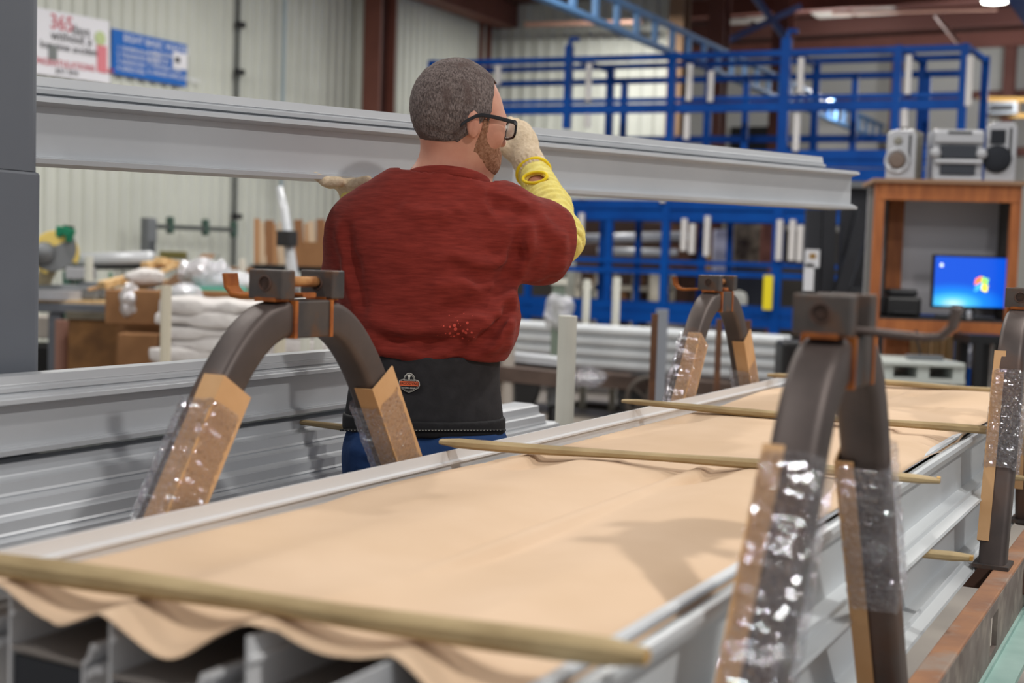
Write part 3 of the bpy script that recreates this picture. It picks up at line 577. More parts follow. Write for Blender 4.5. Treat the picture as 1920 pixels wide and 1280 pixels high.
bx('brown_shelving','brown shelving bay with clutter behind the right part of the rack','shelving',1255,412,1320,470,18,.4,mat('clutter_brown',srgb(120,84,66),.8,c2=srgb(60,44,40),scale=8),floor=True)
# forklift mast
r=thing('forklift_mast',gx(1560,600,10.5)*[1,1,0],'black forklift mast with slanting struts left of the computer cabinet','forklift')
YM=10.5
def mbar(x0,y0,x1,y1,w_,dY=0,m=BLK,n='mast_channel'): MB().bar(gx(x0,y0,YM+dY),gx(x1,y1,YM+dY),w_,w_,up=YA).build(n,m,r)
MTL=mat('mast_steel',srgb(44,46,52),.5,.3)
for a in ((1525,392,1517,660,.11),(1553,392,1545,660,.11),(1588,392,1576,650,.09)): mbar(*a,m=MTL)
mbar(1620,395,1560,600,.10,-.1,MTL,'strut'); mbar(1640,420,1590,580,.08,.1,MTL,'strut')
for y in (420,455,500): mbar(1520,y,1560,y,.08,0,MTL,'cross_bar')
MB().box(gx(1605,600,YM+.3)*[1,1,0]+[0,0,.75],(.42,.6,1.0),(XA,YA,Z)).build('chassis',MTL,r,bevel=.05)
for x in (1530,1600): MB().lathe([(.10,0),(.28,.02),(.30,.1),(.28,.2),(.10,.22)],gx(x,700,YM)*[1,1,0]+[0,0,.30],XA).build('wheel',BLKR,r,smooth=True)
MB().box(gx(1567,600,YM+.1)*[1,1,0]+[0,0,.45],(.35,.3,.7),(XA,YA,Z)).build('carriage',MTL,r,bevel=.02)
MB().box(gx(1613,348,YM),(.22,.3,.05),(XA,YA,Z)).build('top_guard',GREYM,r); MB().box(gx(1610,385,YM+.1),(.2,.2,.26),(XA,YA,Z)).build('cylinder_block',MTL,r)
MB().bar(gx(1640,395,YM+.2),gx(1633,640,YM+.2),.12,.2,up=YA).build('rear_post',MTL,r)
q=gx(1517,508,YM-.12); MB().box(q+V3((0,0,-.05)),(.075,.02,.22),(XA,YA,Z)).build('warning_label',TW,r); MB().box(q+V3((0.02,0,.10)),(.11,.02,.14),(XA,YA,Z)).build('warning_label',TW,r); MB().box(q+V3((0.02,-.014,.12)),(.05,.006,.04),(XA,YA,Z)).build('warning_symbol',YG,r)
bx('rubbish_bin','black rubbish bin standing before the forklift','bin',1468,640,1512,760,9.6,.3,BLK,floor=True,bevel=.03)

# ---------------------------------------------------------------- cart with white channels (runs along P)
YC=11.5; cL=gx(930,620,YC); cR=gx(1478,640,YC); uC=float(gx(1200,615,YC)@D); vA=float(atu(930,620,uC)@P); vB=float(atu(1474,620,uC)@P)
zt=float(atu(1200,614,uC)[2]); rr=.048
ORD=['top','second','third','bottom']
for i in range(4):
    for j in range(2):
        prof=[(rr*.9*math.cos(t)-(0 if 1 else 0),rr*math.sin(t)) for t in [k*2*math.pi/14 for k in range(14)]]
        prof=[(x if x>-.02 else -.045,y) for x,y in prof]
        o=MB().prism([(x,y) for x,y in prof],W(uC+j*.15,vA+.05*(i%2),zt-rr-.1*i),-D,Z,P,vB-vA-.02*i).build('white_channel',ALUW,smooth=False,bevel=.006)
        tag(o,'%s of the four long white rounded channels on the far cart, %s row'%(ORD[i],'front' if j==0 else 'rear'),'channel','white channels on the far cart')
zd=zt-.4; r=thing('flat_cart',W(uC,(vA+vB)/2,0),'brown timber deck cart on spoked wheels under the white channels','cart')
MB().box(W(uC+.15,(vA+vB)/2,zd-.07),(.8,vB-vA,.12)).build('deck',mat('dark_timber',srgb(92,76,68),.8,c2=srgb(70,56,50),scale=5),r)
for v in (vA+.35,vB-1.2,vB-.3):
    for u in (uC-.22,): 
        MB().lathe([(.20,0),(.22,.01),(.22,.05),(.20,.06)],W(u,v,.22),D).build('wheel',BLKR,r); 
for x in (1214,1252):
    q=gx(x,741,11.3); c=V3((q[0],11.15,.215))
    mb=MB(); N_=24; pts=[c+XA*.19*math.cos(t)+Z*.19*math.sin(t) for t in [k*2*math.pi/N_ for k in range(N_+1)]]; mb.tube(pts,.022,8,cap=False)
    for k in range(5): t=k*1.2566; mb.bar(c,c+XA*.18*math.cos(t)+Z*.18*math.sin(t),.03,.03,up=YA)
    mb.lathe([(.05,-.03),(.05,.03)],c,YA); mb.build('spoked_wheel',mat('cast_iron',srgb(74,66,60),.7),r)
for x,y0,lab in ((1101,524,'left'),(1157,520,'right')):
    v=float(atu(x,y0,uC+.5)@P); tag(MB().tube([W(uC+.5,v,float(atu(x,y0,uC+.5)[2])),W(uC+.5,v,.0)],.036,12).build('white_post',WHITEP),'slim white post rising behind the white channels, of two the one %s the man'%('nearer' if lab=='left' else 'farther from'),'post')
q=gx(1048,530,10.6); r=thing('wrapped_stake',(q[0],10.6,0),'grey green stake with cloudy film tied around it behind the white post','post')
MB().bar((q[0],10.6,0),(q[0],10.6,q[2]),.10,.10,up=YA).build('stake',mat('grey_green',srgb(116,130,118),.6),r); MB().box((q[0],10.6,q[2]+.01),(.13,.13,.05),(XA,YA,Z)).build('cap',WHITEP,r)
f0=ell(gx(1048,585,10.6),(.12,.12,.17)); sdf_obj('film_wrap',lambda X:f0(X)+.03*vnoise(X,16,2),gx(1048,585,10.6)-V3((.2,.2,.25)),gx(1048,585,10.6)+V3((.2,.2,.25)),.02,FILMW,r,1)
q=gx(1242,580,10.8); tag(MB().bar((q[0],10.8,0.0),(q[0],10.8,q[2]+.0),.09,.09,up=YA).build('galvanised_stake',mat('galvanised',srgb(150,156,166),.5,.4)),'galvanised grey stake in front of the white channels','post')
for x,y0,Ys,lab in ((1228,588,5.6,'rusty brown stake standing before the galvanised stake'),(1349,598,6.2,'rusty brown stake seen through the far left hoop'),(1403,600,6.4,'short rusty stake just right of the far left hoop')):
    q=gx(x,y0,Ys); tag(MB().bar((q[0],Ys,0),(q[0],Ys,q[2]),.026,.026,up=YA).build('rusty_stake',mat('dark_rust',srgb(112,76,52),.8,c2=srgb(90,60,44),scale=20)),lab,'post')
tag(MB().tube([gx(1065,592,4.05)*[1,1,0]+[0,0,.25],gx(1065,592,4.05)],.029,24).build('white_post',WHITEP,smooth=False),'thick white plastic post standing between the man and the far left hoop','post')
# near low cart with silver edge, left of the white post
YK=9.2; r=thing('timber_cart',gx(1000,680,YK)*[1,1,0],'low brown timber cart with silver wrapped edge on black casters beside the man','cart')
a=gx(905,662,YK); b=gx(1058,678,YK)
MB().bar(a,b,.3,.05).build('silver_edge',ALU,r); MB().bar(a-V3((0,0,.10)),b-V3((0,0,.10)),.7,.10).build('deck',mat('dark_timber',(0,0,0)),r)
for x in (955,1037):
    q=gx(x,740,YK+.05); MB().box((q[0],q[1],.42),(.09,.09,.12),(XA,YA,Z)).build('caster_fork',GREYM,r); MB().lathe([(.09,-.035),(.15,-.03),(.16,0),(.15,.03),(.09,.035)],(q[0],q[1],.20),XA).build('caster_wheel',BLKR,r,smooth=True); MB().bar((q[0],q[1],.46),(q[0],q[1],a[2]-.16),.05,.05,up=YA).build('caster_stem',GREYM,r)
q=gx(953,660,YK-.3); tag(MB().tube([(q[0],q[1],0),(q[0],q[1],.9)],.045,12).build('pale_stake',mat('pale_grey',srgb(176,168,160),.6)),'pale grey stake beside the red shirt hem','post')
# flat dark bars that paint shadow stripes onto the floor
for i,(x0,y0,x1,y1) in enumerate([(960,722,1200,735),(1085,755,1200,765)]): tag(MB().bar(atz(x0,y0,.03),atz(x1,y1,.03),.22,.05).build('floor_shadow',mat('floor_shade',srgb(78,74,72),.7)),['dark flat bar on the floor behind the white post, farther one','dark flat bar on the floor behind the white post, nearer one'][i],'beam')
lump('plastic_wrap','clear film scrap left of the spoked wheels','plastic',1102,706,11.,(.15,.15,.10),FILM,9)

# ---------------------------------------------------------------- computer cabinet
BEF=set(bpy.data.objects)
YQ=8.3; xl=gx(1641,450,YQ)[0]; xr=gx(1909,450,YQ)[0]; ztop=gx(1780,338,YQ)[2]; zs=gx(1770,602,YQ)[2]
r=thing('computer_cabinet',((xl+xr)/2,YQ+.25,0),'orange stained wooden cabinet holding the computer monitor','cabinet')
MB().box(((xl+xr)/2,YQ+.25,ztop-.01),(xr-xl+.04,.56,.025),(XA,YA,Z)).build('top',mat('worn_top',srgb(150,118,92),.6),r)
MB().box(((xl+xr)/2,YQ+.015,ztop-.075),(xr-xl-.06,.03,.11),(XA,YA,Z)).build('top_rail',WOODO,r)
for x in (xl+.03,xr-.04): MB().box((x,YQ+.03,(ztop+.0)/2-.01),(.06,.05,ztop-.02),(XA,YA,Z)).build('front_stile',WOODO,r)
MB().box((xl+.03,YQ+.29,(ztop+zs)/2-.02),(.02,.46,ztop-zs-.04),(XA,YA,Z)).build('side_panel',mat('grey_side',srgb(92,90,88),.8),r); MB().box((xr-.02,YQ+.29,ztop/2-.02),(.02,.46,ztop-.04),(XA,YA,Z)).build('side_panel',mat('grey_side',(0,0,0)),r)
MB().box(((xl+xr)/2,YQ+.53,(ztop+zs)/2),(xr-xl-.04,.02,ztop-zs-.05),(XA,YA,Z)).build('back_panel',mat('grey_back',srgb(216,216,224),.8),r)
MB().box((xl+.20,YQ+.47,(ztop+zs)/2),(.10,.06,ztop-zs-.05),(XA,YA,Z)).build('back_stile',WOODO,r)
MB().box(((xl+xr)/2,YQ+.27,zs),(xr-xl-.02,.52,.03),(XA,YA,Z)).build('shelf',mat('dark_shelf',srgb(46,44,44),.6),r); MB().box(((xl+xr)/2,YQ-.0,zs-.045),(xr-xl-.02,.03,.09),(XA,YA,Z)).build('shelf_rail',WOODO,r)
MB().box((xl+.22,YQ+.3,(zs-.03)/2),(.16,.10,zs-.03),(XA,YA,Z)).build('leg',WOODO,r)
# monitor
m0=gx(1744,468,YQ+.12); m1=gx(1891,573,YQ+.12); mc=(m0+m1)/2; mw=m1[0]-m0[0]; mh=m0[2]-m1[2]; zs1=zs+.016
mex=nrm((1,.18,0)); men=nrm(np.cross(mex,Z)); 
r=thing('monitor',(mc[0],mc[1],zs1),'flat black computer monitor showing a bright blue desktop','monitor')
mc[2]=zs1+.055+mh/2+.01
MB().box(mc-men*.02,(mw,.035,mh),(mex,men,Z)).build('housing',BLK,r,bevel=.005)
scm=bpy.data.materials.new('screen_glow'); scm.use_nodes=True; N=scm.node_tree.nodes; Lk=scm.node_tree.links; b_=N['Principled BSDF']; b_.inputs['Base Color'].default_value=(.01,.01,.01,1)
tc=N.new('ShaderNodeTexCoord'); mp=N.new('ShaderNodeMapping'); mp.inputs['Location'].default_value=(-.30,0,-.12); mp.inputs['Scale'].default_value=(1.15,0.0,1.9); Lk.new(tc.outputs['Generated'],mp.inputs[0])
gr=N.new('ShaderNodeVectorMath'); gr.operation='LENGTH'; Lk.new(mp.outputs[0],gr.inputs[0]); cr=N.new('ShaderNodeValToRGB'); els=cr.color_ramp.elements
els[0].color=(.62,.95,1,1); els[0].position=.0; els[1].color=(0,.09,.72,1); els[1].position=.8; e=els.new(.22); e.color=(.08,.62,1,1); e=els.new(.45); e.color=(0,.26,.95,1)
Lk.new(gr.outputs['Value'],cr.inputs[0]); Lk.new(cr.outputs[0],b_.inputs['Emission Color']); b_.inputs['Emission Strength'].default_value=1.15
MB().box(mc+men*0+V3(nrm(np.cross(Z,mex)))*0-men*.0+(-men*0),(mw-.02,.002,mh-.03),(mex,men,Z))
fr=-men if men[1]>0 else men
MB().box(mc-men*.02+fr*.0185,(mw-.022,.002,mh-.028),(mex,men,Z)).build('screen',scm,r)
lc=mc-men*.02+fr*.021+mex*mw*.10-Z*mh*.03
for dx,dz,colr,nm in ((-.5,.5,(1.,.22,.02),'red'),(.5,.5,(.3,.8,.1),'green'),(-.5,-.5,(.05,.4,1.),'blue'),(.5,-.5,(1,.85,.05),'yellow')):
    s=.044; pr=[]
    for k in range(7): tt=k/6; pr.append((dx*s+(tt-.5)*s*.9+.006*1,dz*s+s*.45+.008*math.sin((dx+tt)*4)))
    for k in range(7): tt=1-k/6; pr.append((dx*s+(tt-.5)*s*.9,dz*s-s*.45+.008*math.sin((dx+tt)*4)))
    MB().prism(pr,lc,mex,Z,fr,.001).build('screen_logo',emat('logo_'+nm,colr,1.3),r)
MB().box(mc-men*.02+fr*.021-mex*mw*.40+Z*mh*.30,(.018,.002,.02),(mex,men,Z)).build('screen_icon',emat('icon_white',(.8,.9,1),1.2),r)
MB().box((mc[0],mc[1]+.02,zs1+.04),(.05,.04,.08),(XA,YA,Z)).build('neck',BLK,r); MB().box((mc[0],mc[1]+.02,zs1+.008),(.24,.16,.014),(XA,YA,Z)).build('base',BLK,r,bevel=.005)
q0=gx(1665,518,YQ+.08); q1=gx(1722,580,YQ+.08)
r=thing('printer',((q0[0]+q1[0])/2,YQ+.18,zs1),'black desktop printer left of the monitor','printer')
MB().box(((q0[0]+q1[0])/2,YQ+.2,zs1+.065),(q1[0]-q0[0]+.02,.26,.13),(XA,YA,Z)).build('body',BLK,r,bevel=.02); MB().box(((q0[0]+q1[0])/2,YQ+.22,zs1+.155),(q1[0]-q0[0]-.02,.22,.045),(XA,YA,Z)).build('scanner_lid',mat('soft_black',srgb(38,40,44),.5),r,bevel=.015); MB().box(((q0[0]+q1[0])/2,YQ+.055,zs1+.03),(.14,.07,.01),(XA,YA,Z)).build('paper_tray',mat('soft_black',(0,0,0)),r)
qk=gx(1800,592,YQ+.05); tag(MB().box((qk[0]+.02,YQ+.06,zs1+.012),(.36,.08,.018),(XA,YA,Z)).build('keyboard',BLK,bevel=.004),'black keyboard on the shelf before the monitor','keyboard')
q=gx(1815,590,YQ+.02); tag(MB().lathe([(.016,0),(.02,.01),(.012,.03),(.018,.045),(.004,.06)],(q[0],YQ+.03,zs1),Z).build('figurine',SILV,smooth=True),'tiny pale trinket under the monitor','trinket')
# stereo
zc=ztop+.003
def speaker(x0,x1,y0,yaw,label,cover):
    a=gx(x0,y0,YQ+.05); b=gx(x1,337,YQ+.05); w_=.185; h_=a[2]-zc; cx=(a[0]+b[0])/2; ex=nrm((math.cos(yaw),math.sin(yaw),0)); ey=nrm(np.cross(Z,ex)); c=V3((cx,YQ+.19,zc))
    r=thing('loudspeaker',c,label,'speaker'); dpt=.23
    prof=[(-w_/2,0),(w_/2,0),(w_/2,h_*.9),(w_/2-.02,h_),(-w_/2+.05,h_),(-w_/2,h_*.93)]
    MB().prism([( -w_/2,0),(w_/2,0),(w_/2,h_),(-w_/2,h_)],c-ey*dpt/2+ey*.02,ex,Z,ey,dpt-.02).build('cabinet',mat('speaker_side',srgb(128,126,118),.6),r,bevel=.008)
    MB().prism(prof,c-ey*dpt/2,ex,Z,ey,.02).build('front_baffle',SILV,r,bevel=.006)
    f=c-ey*(dpt/2); wc=f-ex*.02+Z*h_*.38
    MB().lathe([(.082,0),(.080,.012),(.066,.012),(.062,.004),(.03,.002)],wc,-ey,32).build('woofer_ring',SILV if not cover else BLK,r,smooth=True)
    if cover: MB().lathe([(.088,.012),(.08,.022),(.02,.026)],wc,-ey,32).build('speaker_cloth',mat('speaker_cloth_m',srgb(32,36,44),.9),r,smooth=True); MB().box(f-ex*.02+Z*h_*.75-ey*.004,(.09,.012,.09),(ex,ey,Z)).build('tweeter_cloth',mat('speaker_cloth_m',(0,0,0)),r,bevel=.004)
    else: MB().lathe([(.055,.006),(.04,.014),(.01,.010)],wc,-ey,32).build('woofer_cone',mat('dusty_cone',srgb(112,98,90),.8),r,smooth=True); MB().lathe([(.028,0),(.026,.006),(.006,.004)],f-ex*.02+Z*h_*.78,-ey,20).build('tweeter',mat('speaker_side',(0,0,0)),r,smooth=True)
    MB().box(f+ex*.055+Z*h_*.6-ey*.002,(.014,.008,h_*.6),(ex,ey,Z)).build('bass_slot',BLK,r,bevel=.003)
speaker(1668,1738,240,-.36,'silver loudspeaker with a bare dusty cone at the left end of the cabinet top',False)
speaker(1846,1912,228,-.20,'silver loudspeaker with a round black cloth at the right end of the cabinet top',True)
a=gx(1750,240,YQ+.05); b=gx(1842,335,YQ+.05); cx=(a[0]+b[0])/2; w_=b[0]-a[0]; h_=a[2]-zc
r=thing('stereo_system',(cx,YQ+.2,zc),'silver mini stereo with dark display between the two loudspeakers','stereo')
MB().box((cx,YQ+.22,zc+h_/2),(w_-.02,.26,h_),(XA,YA,Z)).build('body',SILV,r,bevel=.012); yf=YQ+.085
MB().box((cx,yf-.006,zc+h_*.56),(w_*.68,.02,h_*.26),(XA,YA,Z)).build('display',mat('smoked_display',srgb(58,62,70),.12),r,bevel=.006); MB().box((cx,yf-.004,zc+h_*.22),(w_*.66,.02,h_*.2),(XA,YA,Z)).build('cassette_door',mat('smoked_display',(0,0,0)),r,bevel=.006)
MB().box((cx,yf-.012,zc+h_*.37),(w_*.9,.03,h_*.09),(XA,YA,Z)).build('button_bar',SILV,r,bevel=.008); MB().box((cx,yf-.01,zc+h_*.84),(w_*.92,.03,h_*.24),(XA,YA,Z)).build('disc_lid',SILV,r,bevel=.012); MB().box((cx,yf-.02,zc+h_*.93),(w_*.45,.02,h_*.05),(XA,YA,Z)).build('disc_slot',BLK,r)
for s in(-1,1): MB().lathe([(.034,0),(.034,.02),(.026,.03),(.006,.03)],(cx+s*w_*.43,yf,zc+h_*.53),-YA,20).build('dial',SILV,r,smooth=True)
MB().box((cx,yf-.01,zc+.012),(w_*.9,.03,.022),(XA,YA,Z)).build('foot_strip',SILV,r,bevel=.004)
ANG=math.radians(-8); PV=Vector(((xl+xr)/2,YQ,0)); RM=Matrix.Rotation(ANG,4,'Z')
for o in [o for o in bpy.data.objects if o not in BEF and o.parent is None]: o.location=PV+RM@(o.location-PV); o.rotation_euler[2]=ANG
# under / beside the cabinet
r=thing('pine_screen',gx(1730,650,YQ+.6)*[1,1,0],'pale pine board screen behind the cabinet legs','screen')
for k,x in enumerate((1668,1680,1714,1735,1757,1779)): q=gx(x,620,YQ+.62); MB().box((q[0],YQ+.62,.48),(.068,.02,.96),(XA,YA,Z)).build('board',PINE,r)
tag(MB().tube([gx(1717,618,YQ-.1),gx(1728,680,YQ-.15),gx(1770,700,YQ-.2),gx(1795,690,YQ-.1),gx(1800,620,YQ-.05)],.007,8).build('power_cable',BLK),'thin black cable looping below the cabinet shelf','cable')
q0=gx(1660,672,7.7); q1=gx(1812,722,7.7)
r=thing('plastic_pallet',((q0[0]+q1[0])/2,7.9,q1[2]),'pale grey plastic pallet below the computer cabinet','pallet')
PG=mat('pallet_grey',srgb(190,196,192),.6); cx=(q0[0]+q1[0])/2; L=q1[0]-q0[0]
MB().box((cx,8.,q0[2]-.03),(L,.55,.03),(XA,YA,Z)).build('deck',PG,r,bevel=.01); MB().box((cx,8.,q1[2]+.015),(L,.55,.03),(XA,YA,Z)).build('bottom_deck',PG,r)
for s in(-.46,0.0,.46): MB().box((cx+s*L*(.95),8.,(q0[2]+q1[2])/2),(.07,.5,abs(q0[2]-q1[2])-.06),(XA,YA,Z)).build('block',PG,r)
MB().box((cx+.05,7.9,q0[2]-.0),(.2,.1,.03),(XA,YA,Z)).build('lip',GREYM,r)
tag(MB().box((cx,8.05,q1[2]/2),(L-.1,.4,q1[2]),(XA,YA,Z)).build('pallet_crate',DARK),'dark crate carrying the grey plastic pallet','crate')
r=thing('black_frame_table',gx(1850,700,7.9)*[1,1,0],'black steel frame table to the right of the plastic pallet','table')
q0=gx(1818,636,7.9); q1=gx(1895,636,7.9)
MB().box(((q0[0]+q1[0])/2,8.05,q0[2]),(q1[0]-q0[0],.3,.05),(XA,YA,Z)).build('top_frame',BLK,r)
for x in (q0[0]+.06,q1[0]-.05): 
    for y in (7.92,8.18): MB().box((x,y,q0[2]/2),(.05,.05,q0[2]),(XA,YA,Z)).build('leg',BLK,r)
MB().box(((q0[0]+q1[0])/2,8.05,.3),(q1[0]-q0[0]-.1,.28,.04),(XA,YA,Z)).build('shelf',BLK,r)
lump('plastic_wrap','clear film bundle under the black frame table','plastic',1820,660,8.35,(.06,.06,.10),FILMW,12); lump('white_sack','white film wrapped bale low behind the right rear hoop','bale',1925,770,5.2,(.12,.2,.12),WRAPW,13)
bx('grey_door_panel','tall pale grey panel right of the computer cabinet','panel',1898,345,1945,600,8.6,.08,mat('pale_grey_panel',srgb(176,176,172),.6),floor=True)
# ================================================================ MAIN CART AND STACK
ZT=1.017; U0=.948; U1=4.35; VW=[-1.25,-1.095,-.94,-.785,-.63]
def channel_prof(hh=.124):
    t=.0032
    return dict(left=[(0,0),(t,0),(t,hh*.78),(.009,hh*.80),(.009,hh*.83),(t,hh*.85),(t,hh),(0,hh)],plate=[(t,hh*.50),(.106,hh*.50),(.106,hh*.50+t),(t,hh*.50+t)],
      right=[(.106,0),(.106+t,0),(.106+t,hh*.5),(.118,hh*.56),(.121,hh*.64),(.128,hh*.66),(.128,hh*.71),(.118,hh*.70),(.113,hh*.58),(.106,hh*.53)],
      hook=[(.113,hh*.40),(.126,hh*.46),(.133,hh*.46),(.136,hh*.49),(.133,hh*.53),(.126,hh*.53),(.113,hh*.47)])
LB=['leftmost','second from the man\'s side','middle','second from the right']
def make_channel(v,zb,label,u0=U0,u1=U1):
    r=thing('aluminium_channel',W(u0,v,zb),label,'channel','aluminium channels of the near stack'); pr=channel_prof()
    o=W(u0,v,zb)
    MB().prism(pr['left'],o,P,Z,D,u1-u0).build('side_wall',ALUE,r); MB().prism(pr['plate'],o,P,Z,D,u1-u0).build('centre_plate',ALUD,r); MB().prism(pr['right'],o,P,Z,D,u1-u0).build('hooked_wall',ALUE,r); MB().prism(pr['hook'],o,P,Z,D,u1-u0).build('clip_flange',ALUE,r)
    MB().box(W(u0+.005,v+.055,zb+.029),(.004,.10,.054)).build('end_shade_plate',mat('end_shade',srgb(38,44,52),.5),r)  # dark plate painting the shade inside the open channel end
    return r
for i,v in enumerate(VW[:4]): make_channel(v,ZT-.124,'%s of the silver channels under the brown paper, top layer'%LB[i],u0=U0+[0,0,-.012,.008][i])
make_channel(VW[0],ZT-.124-.143,'silver channel at the man\'s side in the lower layer of the stack')
# outer beam with bottom flange (right side), two layers
def outer_beam(zb,label,u0):
    r=thing('aluminium_beam',W(u0,-.63,zb),label,'beam'); o=W(u0,-.63,zb); L=U1-u0
    MB().strip([(.0,.0),(.0,.124)],o,P,Z,D,L).build('inner_wall',ALU,r)
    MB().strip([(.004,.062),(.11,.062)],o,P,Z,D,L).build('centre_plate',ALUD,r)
    MB().prism([(.125,.112),(.139,.112),(.139,.118),(.134,.119),(.125,.118)],o,P,Z,D,L).build('inner_lip',ALU,r)
    MB().prism([(.146,.100),(.158,.0),(.1615,.0),(.150,.106)],o,P,Z,D,L).build('face',ALUW,r)
    MB().prism([(.139,.100),(.172,.100),(.180,.116),(.178,.124),(.170,.124),(.167,.110),(.139,.106)],o,P,Z,D,L).build('top_flange',ALUW,r)
    MB().prism([(.158,.012),(.182,.006),(.185,.012),(.189,.012),(.191,.005),(.211,-.001),(.213,.003),(.215,-.002),(.213,-.005),(.10,-.001),(.10,.003),(.158,.003)],o,P,Z,D,L).build('bottom_flange',ALUW,r)
outer_beam(ZT-.124,'white beam along the right edge of the stack, upper layer',U0-.25)
outer_beam(ZT-.124-.147,'white beam along the right edge of the stack, lower layer',U0-.25)
# paper
def paper(a,b):
    v0_=-1.232+(.745)*b
    ub=.932 if v0_<-.81 else .932+.04*min(1,(v0_+.81)/.05); u=ub+(U1-.15-ub)*a**1.6; v=-1.232+(.745)*b
    zz=ZT+.004
    # sag between webs near the front edge
    near=math.exp(-(u-.935)/.17); s=0
    for k in range(5):
        va=VW[k]; vb=VW[k]+.157
        if va<=v<vb: s=math.sin(math.pi*(v-va)/(vb-va))**1.3*[.02,.020,.046,.012,.052][k]
    zz-=s*near
    # waves under first laths
    zz-= .010*math.exp(-((u-1.45)/.2)**2)*max(0,math.sin((v+1.25)*18))
    zz+= .006*math.sin(u*3.1+v*9)+.007*math.sin(v*23+u*2.2)*math.exp(-(u-1.3)**2/1.6)+.003+.004*math.sin(u*9+v*5)*(u>2)*min(1,(u-2))
    for uc,kk in ((2.22,1),(3.02,1.1),(4.1,.8)):
        d=(u-uc-(v+.8)*.18); zz-=.010*kk*math.exp(-(d/.05)**2)*.5; zz-=.020*kk*math.exp(-((d+.11)/.075)**2)*max(0,math.sin((v+1.05)*21+kk*2))
    if v<-1.10 and u>1.0: zz-=min(1,(u-1.0)/.2)*.052*((-1.09-v)/.142)**1.1
    if v>-.54: zz-=.012*((v+.54)/.05)**2
    zz-=.012*math.exp(-(((u-1.62)/.16)**2+((v+.56)/.10)**2))
    dw=max(0,min(abs(v-q_) for q_ in VW[1:])-.009); zz=max(zz,ZT+.0025-.08*min(1,dw/.07))
    return W(u+(.006*math.sin(b*31)+.01*math.sin(b*12))*(a==0),v+.004*math.sin(u*6)*(b in(0,1)),zz)
o=MB().grid(170,110,paper).build('paper_sheet',PAPER,smooth=True,solid=.0012); tag(o,'large tan kraft paper sheet covering the top of the near stack','paper')
tag(MB().grid(60,8,lambda a,b:W(1.0+a*3.0,-.60+b*.155,ZT-.1275-.003*math.sin(a*40)*b-.004*b)).build('paper_sheet',PAPER,smooth=True,solid=.001),'brown paper strip peeking out between the two layers of white beams','paper')
# laths
def lath(p0,p1,w_,h_,label,seed,grp=None,name='wooden_lath',wob=.006):
    rs=np.random.RandomState(seed); p0,p1=V3(p0),V3(p1); d=nrm(p1-p0); sd=nrm(np.cross(d,Z)); up=np.cross(sd,d); n=26; L=np.linalg.norm(p1-p0); v=[]; ph=rs.uniform(0,6,4)
    for i in range(n):
        t=i/(n-1); c=p0+(p1-p0)*t+sd*wob*(math.sin(t*5+ph[0])+.5*math.sin(t*13+ph[1]))+up*wob*.35*math.sin(t*7+ph[2])
        ww=w_*(1+.10*math.sin(t*17+ph[3]))/2; hh_=h_*(1+.15*math.sin(t*11+ph[1]))/2
        if i==0 or i==n-1: ww*=.7; hh_*=.6
        for x,y in ((-1,-.5),(-.55,-1),(.6,-1),(1,-.4),(1,.5),(.5,1),(-.6,1),(-1,.55)): v.append(c+sd*ww*x+up*hh_*y)
    mb=MB(); f=[(i*8+j,i*8+(j+1)%8,(i+1)*8+(j+1)%8,(i+1)*8+j) for i in range(n-1) for j in range(8)]+[tuple(range(7,-1,-1)),tuple(range((n-1)*8,n*8))]
    mb.add(v,f); r=thing(name,(p0+p1)/2,label,'lath',grp); mb.build('lath_body',LATH,r)
    for e,s in ((p1,1),): MB().box(e-d*s*.002,(.006,w_*.62,h_*.5),(d,sd,up)).build('cut_end',LATHE_,r)
    return r
zl=ZT+.0175
G='laths laid across the near stack'
lath(W(.93,-1.30,zl+.004),W(1.045,-.415,zl+.004),.030,.020,'wooden lath nearest the camera across the paper, running off the left edge',1,G,wob=.003)
lath(W(2.095,-1.262,zl),W(2.262,-.385,zl),.030,.015,'wooden lath just behind the man\'s waist, second from the camera',2,G)
lath(W(2.99,-1.28,zl),W(3.045,-.392,zl),.028,.015,'wooden lath third from the camera, ending at the right rear hoop',3,G)
lath(W(4.10,-1.25,zl),W(4.16,-.41,zl),.030,.016,'wooden lath at the far end of the paper',4,G)
zl2=ZT-.1355
def pv(x,y,v): return atv(x,y,v)
def stub(x,y,z,label,seed,w_=.026,h_=.022):
    q=atz(x,y,z); v=float(q@P); u=float(q@D); lath(W(u-.02,-.95,z),W(u,max(v,-.425),z),w_,h_,label,seed,'laths between the layers',wob=.002)
lath(W(3.35,-1.2,zl2-.0005),W(3.42,-.372,zl2-.0005),.024,.015,'lath end sticking out between the beam layers beside the right rear hoop',5,'laths between the layers',wob=.002)
lath(W(2.30,-1.2,zl2),W(2.395,-.345,zl2),.028,.015,'knobbly lath end sticking out between the beam layers behind the front hoop',6,'laths between the layers',wob=.004)
zl3=ZT-.124-.147-.0125
lath(W(3.17,-1.25,zl3),W(3.2,-.40,zl3),.03,.016,'lath under the lower beam layer beside the right rear hoop',7,'laths under the stack',wob=.002)
lath(W(2.06,-1.25,zl3),W(2.12,-.40,zl3),.03,.016,'lath under the lower beam layer near the front hoop foot',8,'laths under the stack',wob=.002)
# ---- cart frame
ZR=.752; v0,v1=-.372,-.338
r=thing('steel_cart',W(2.5,-.8,0),'rusty steel transport cart carrying the near stack','cart')
for side,(a,b) in (('right',(-.380,-.338)),('left',(-1.40,-1.325))):
    MB().box(W(2.6,(a+b)/2,ZR-.006),(4.6,b-a,.012)).build('top_rail',RAILR,r,bevel=.003)
vs=-.338
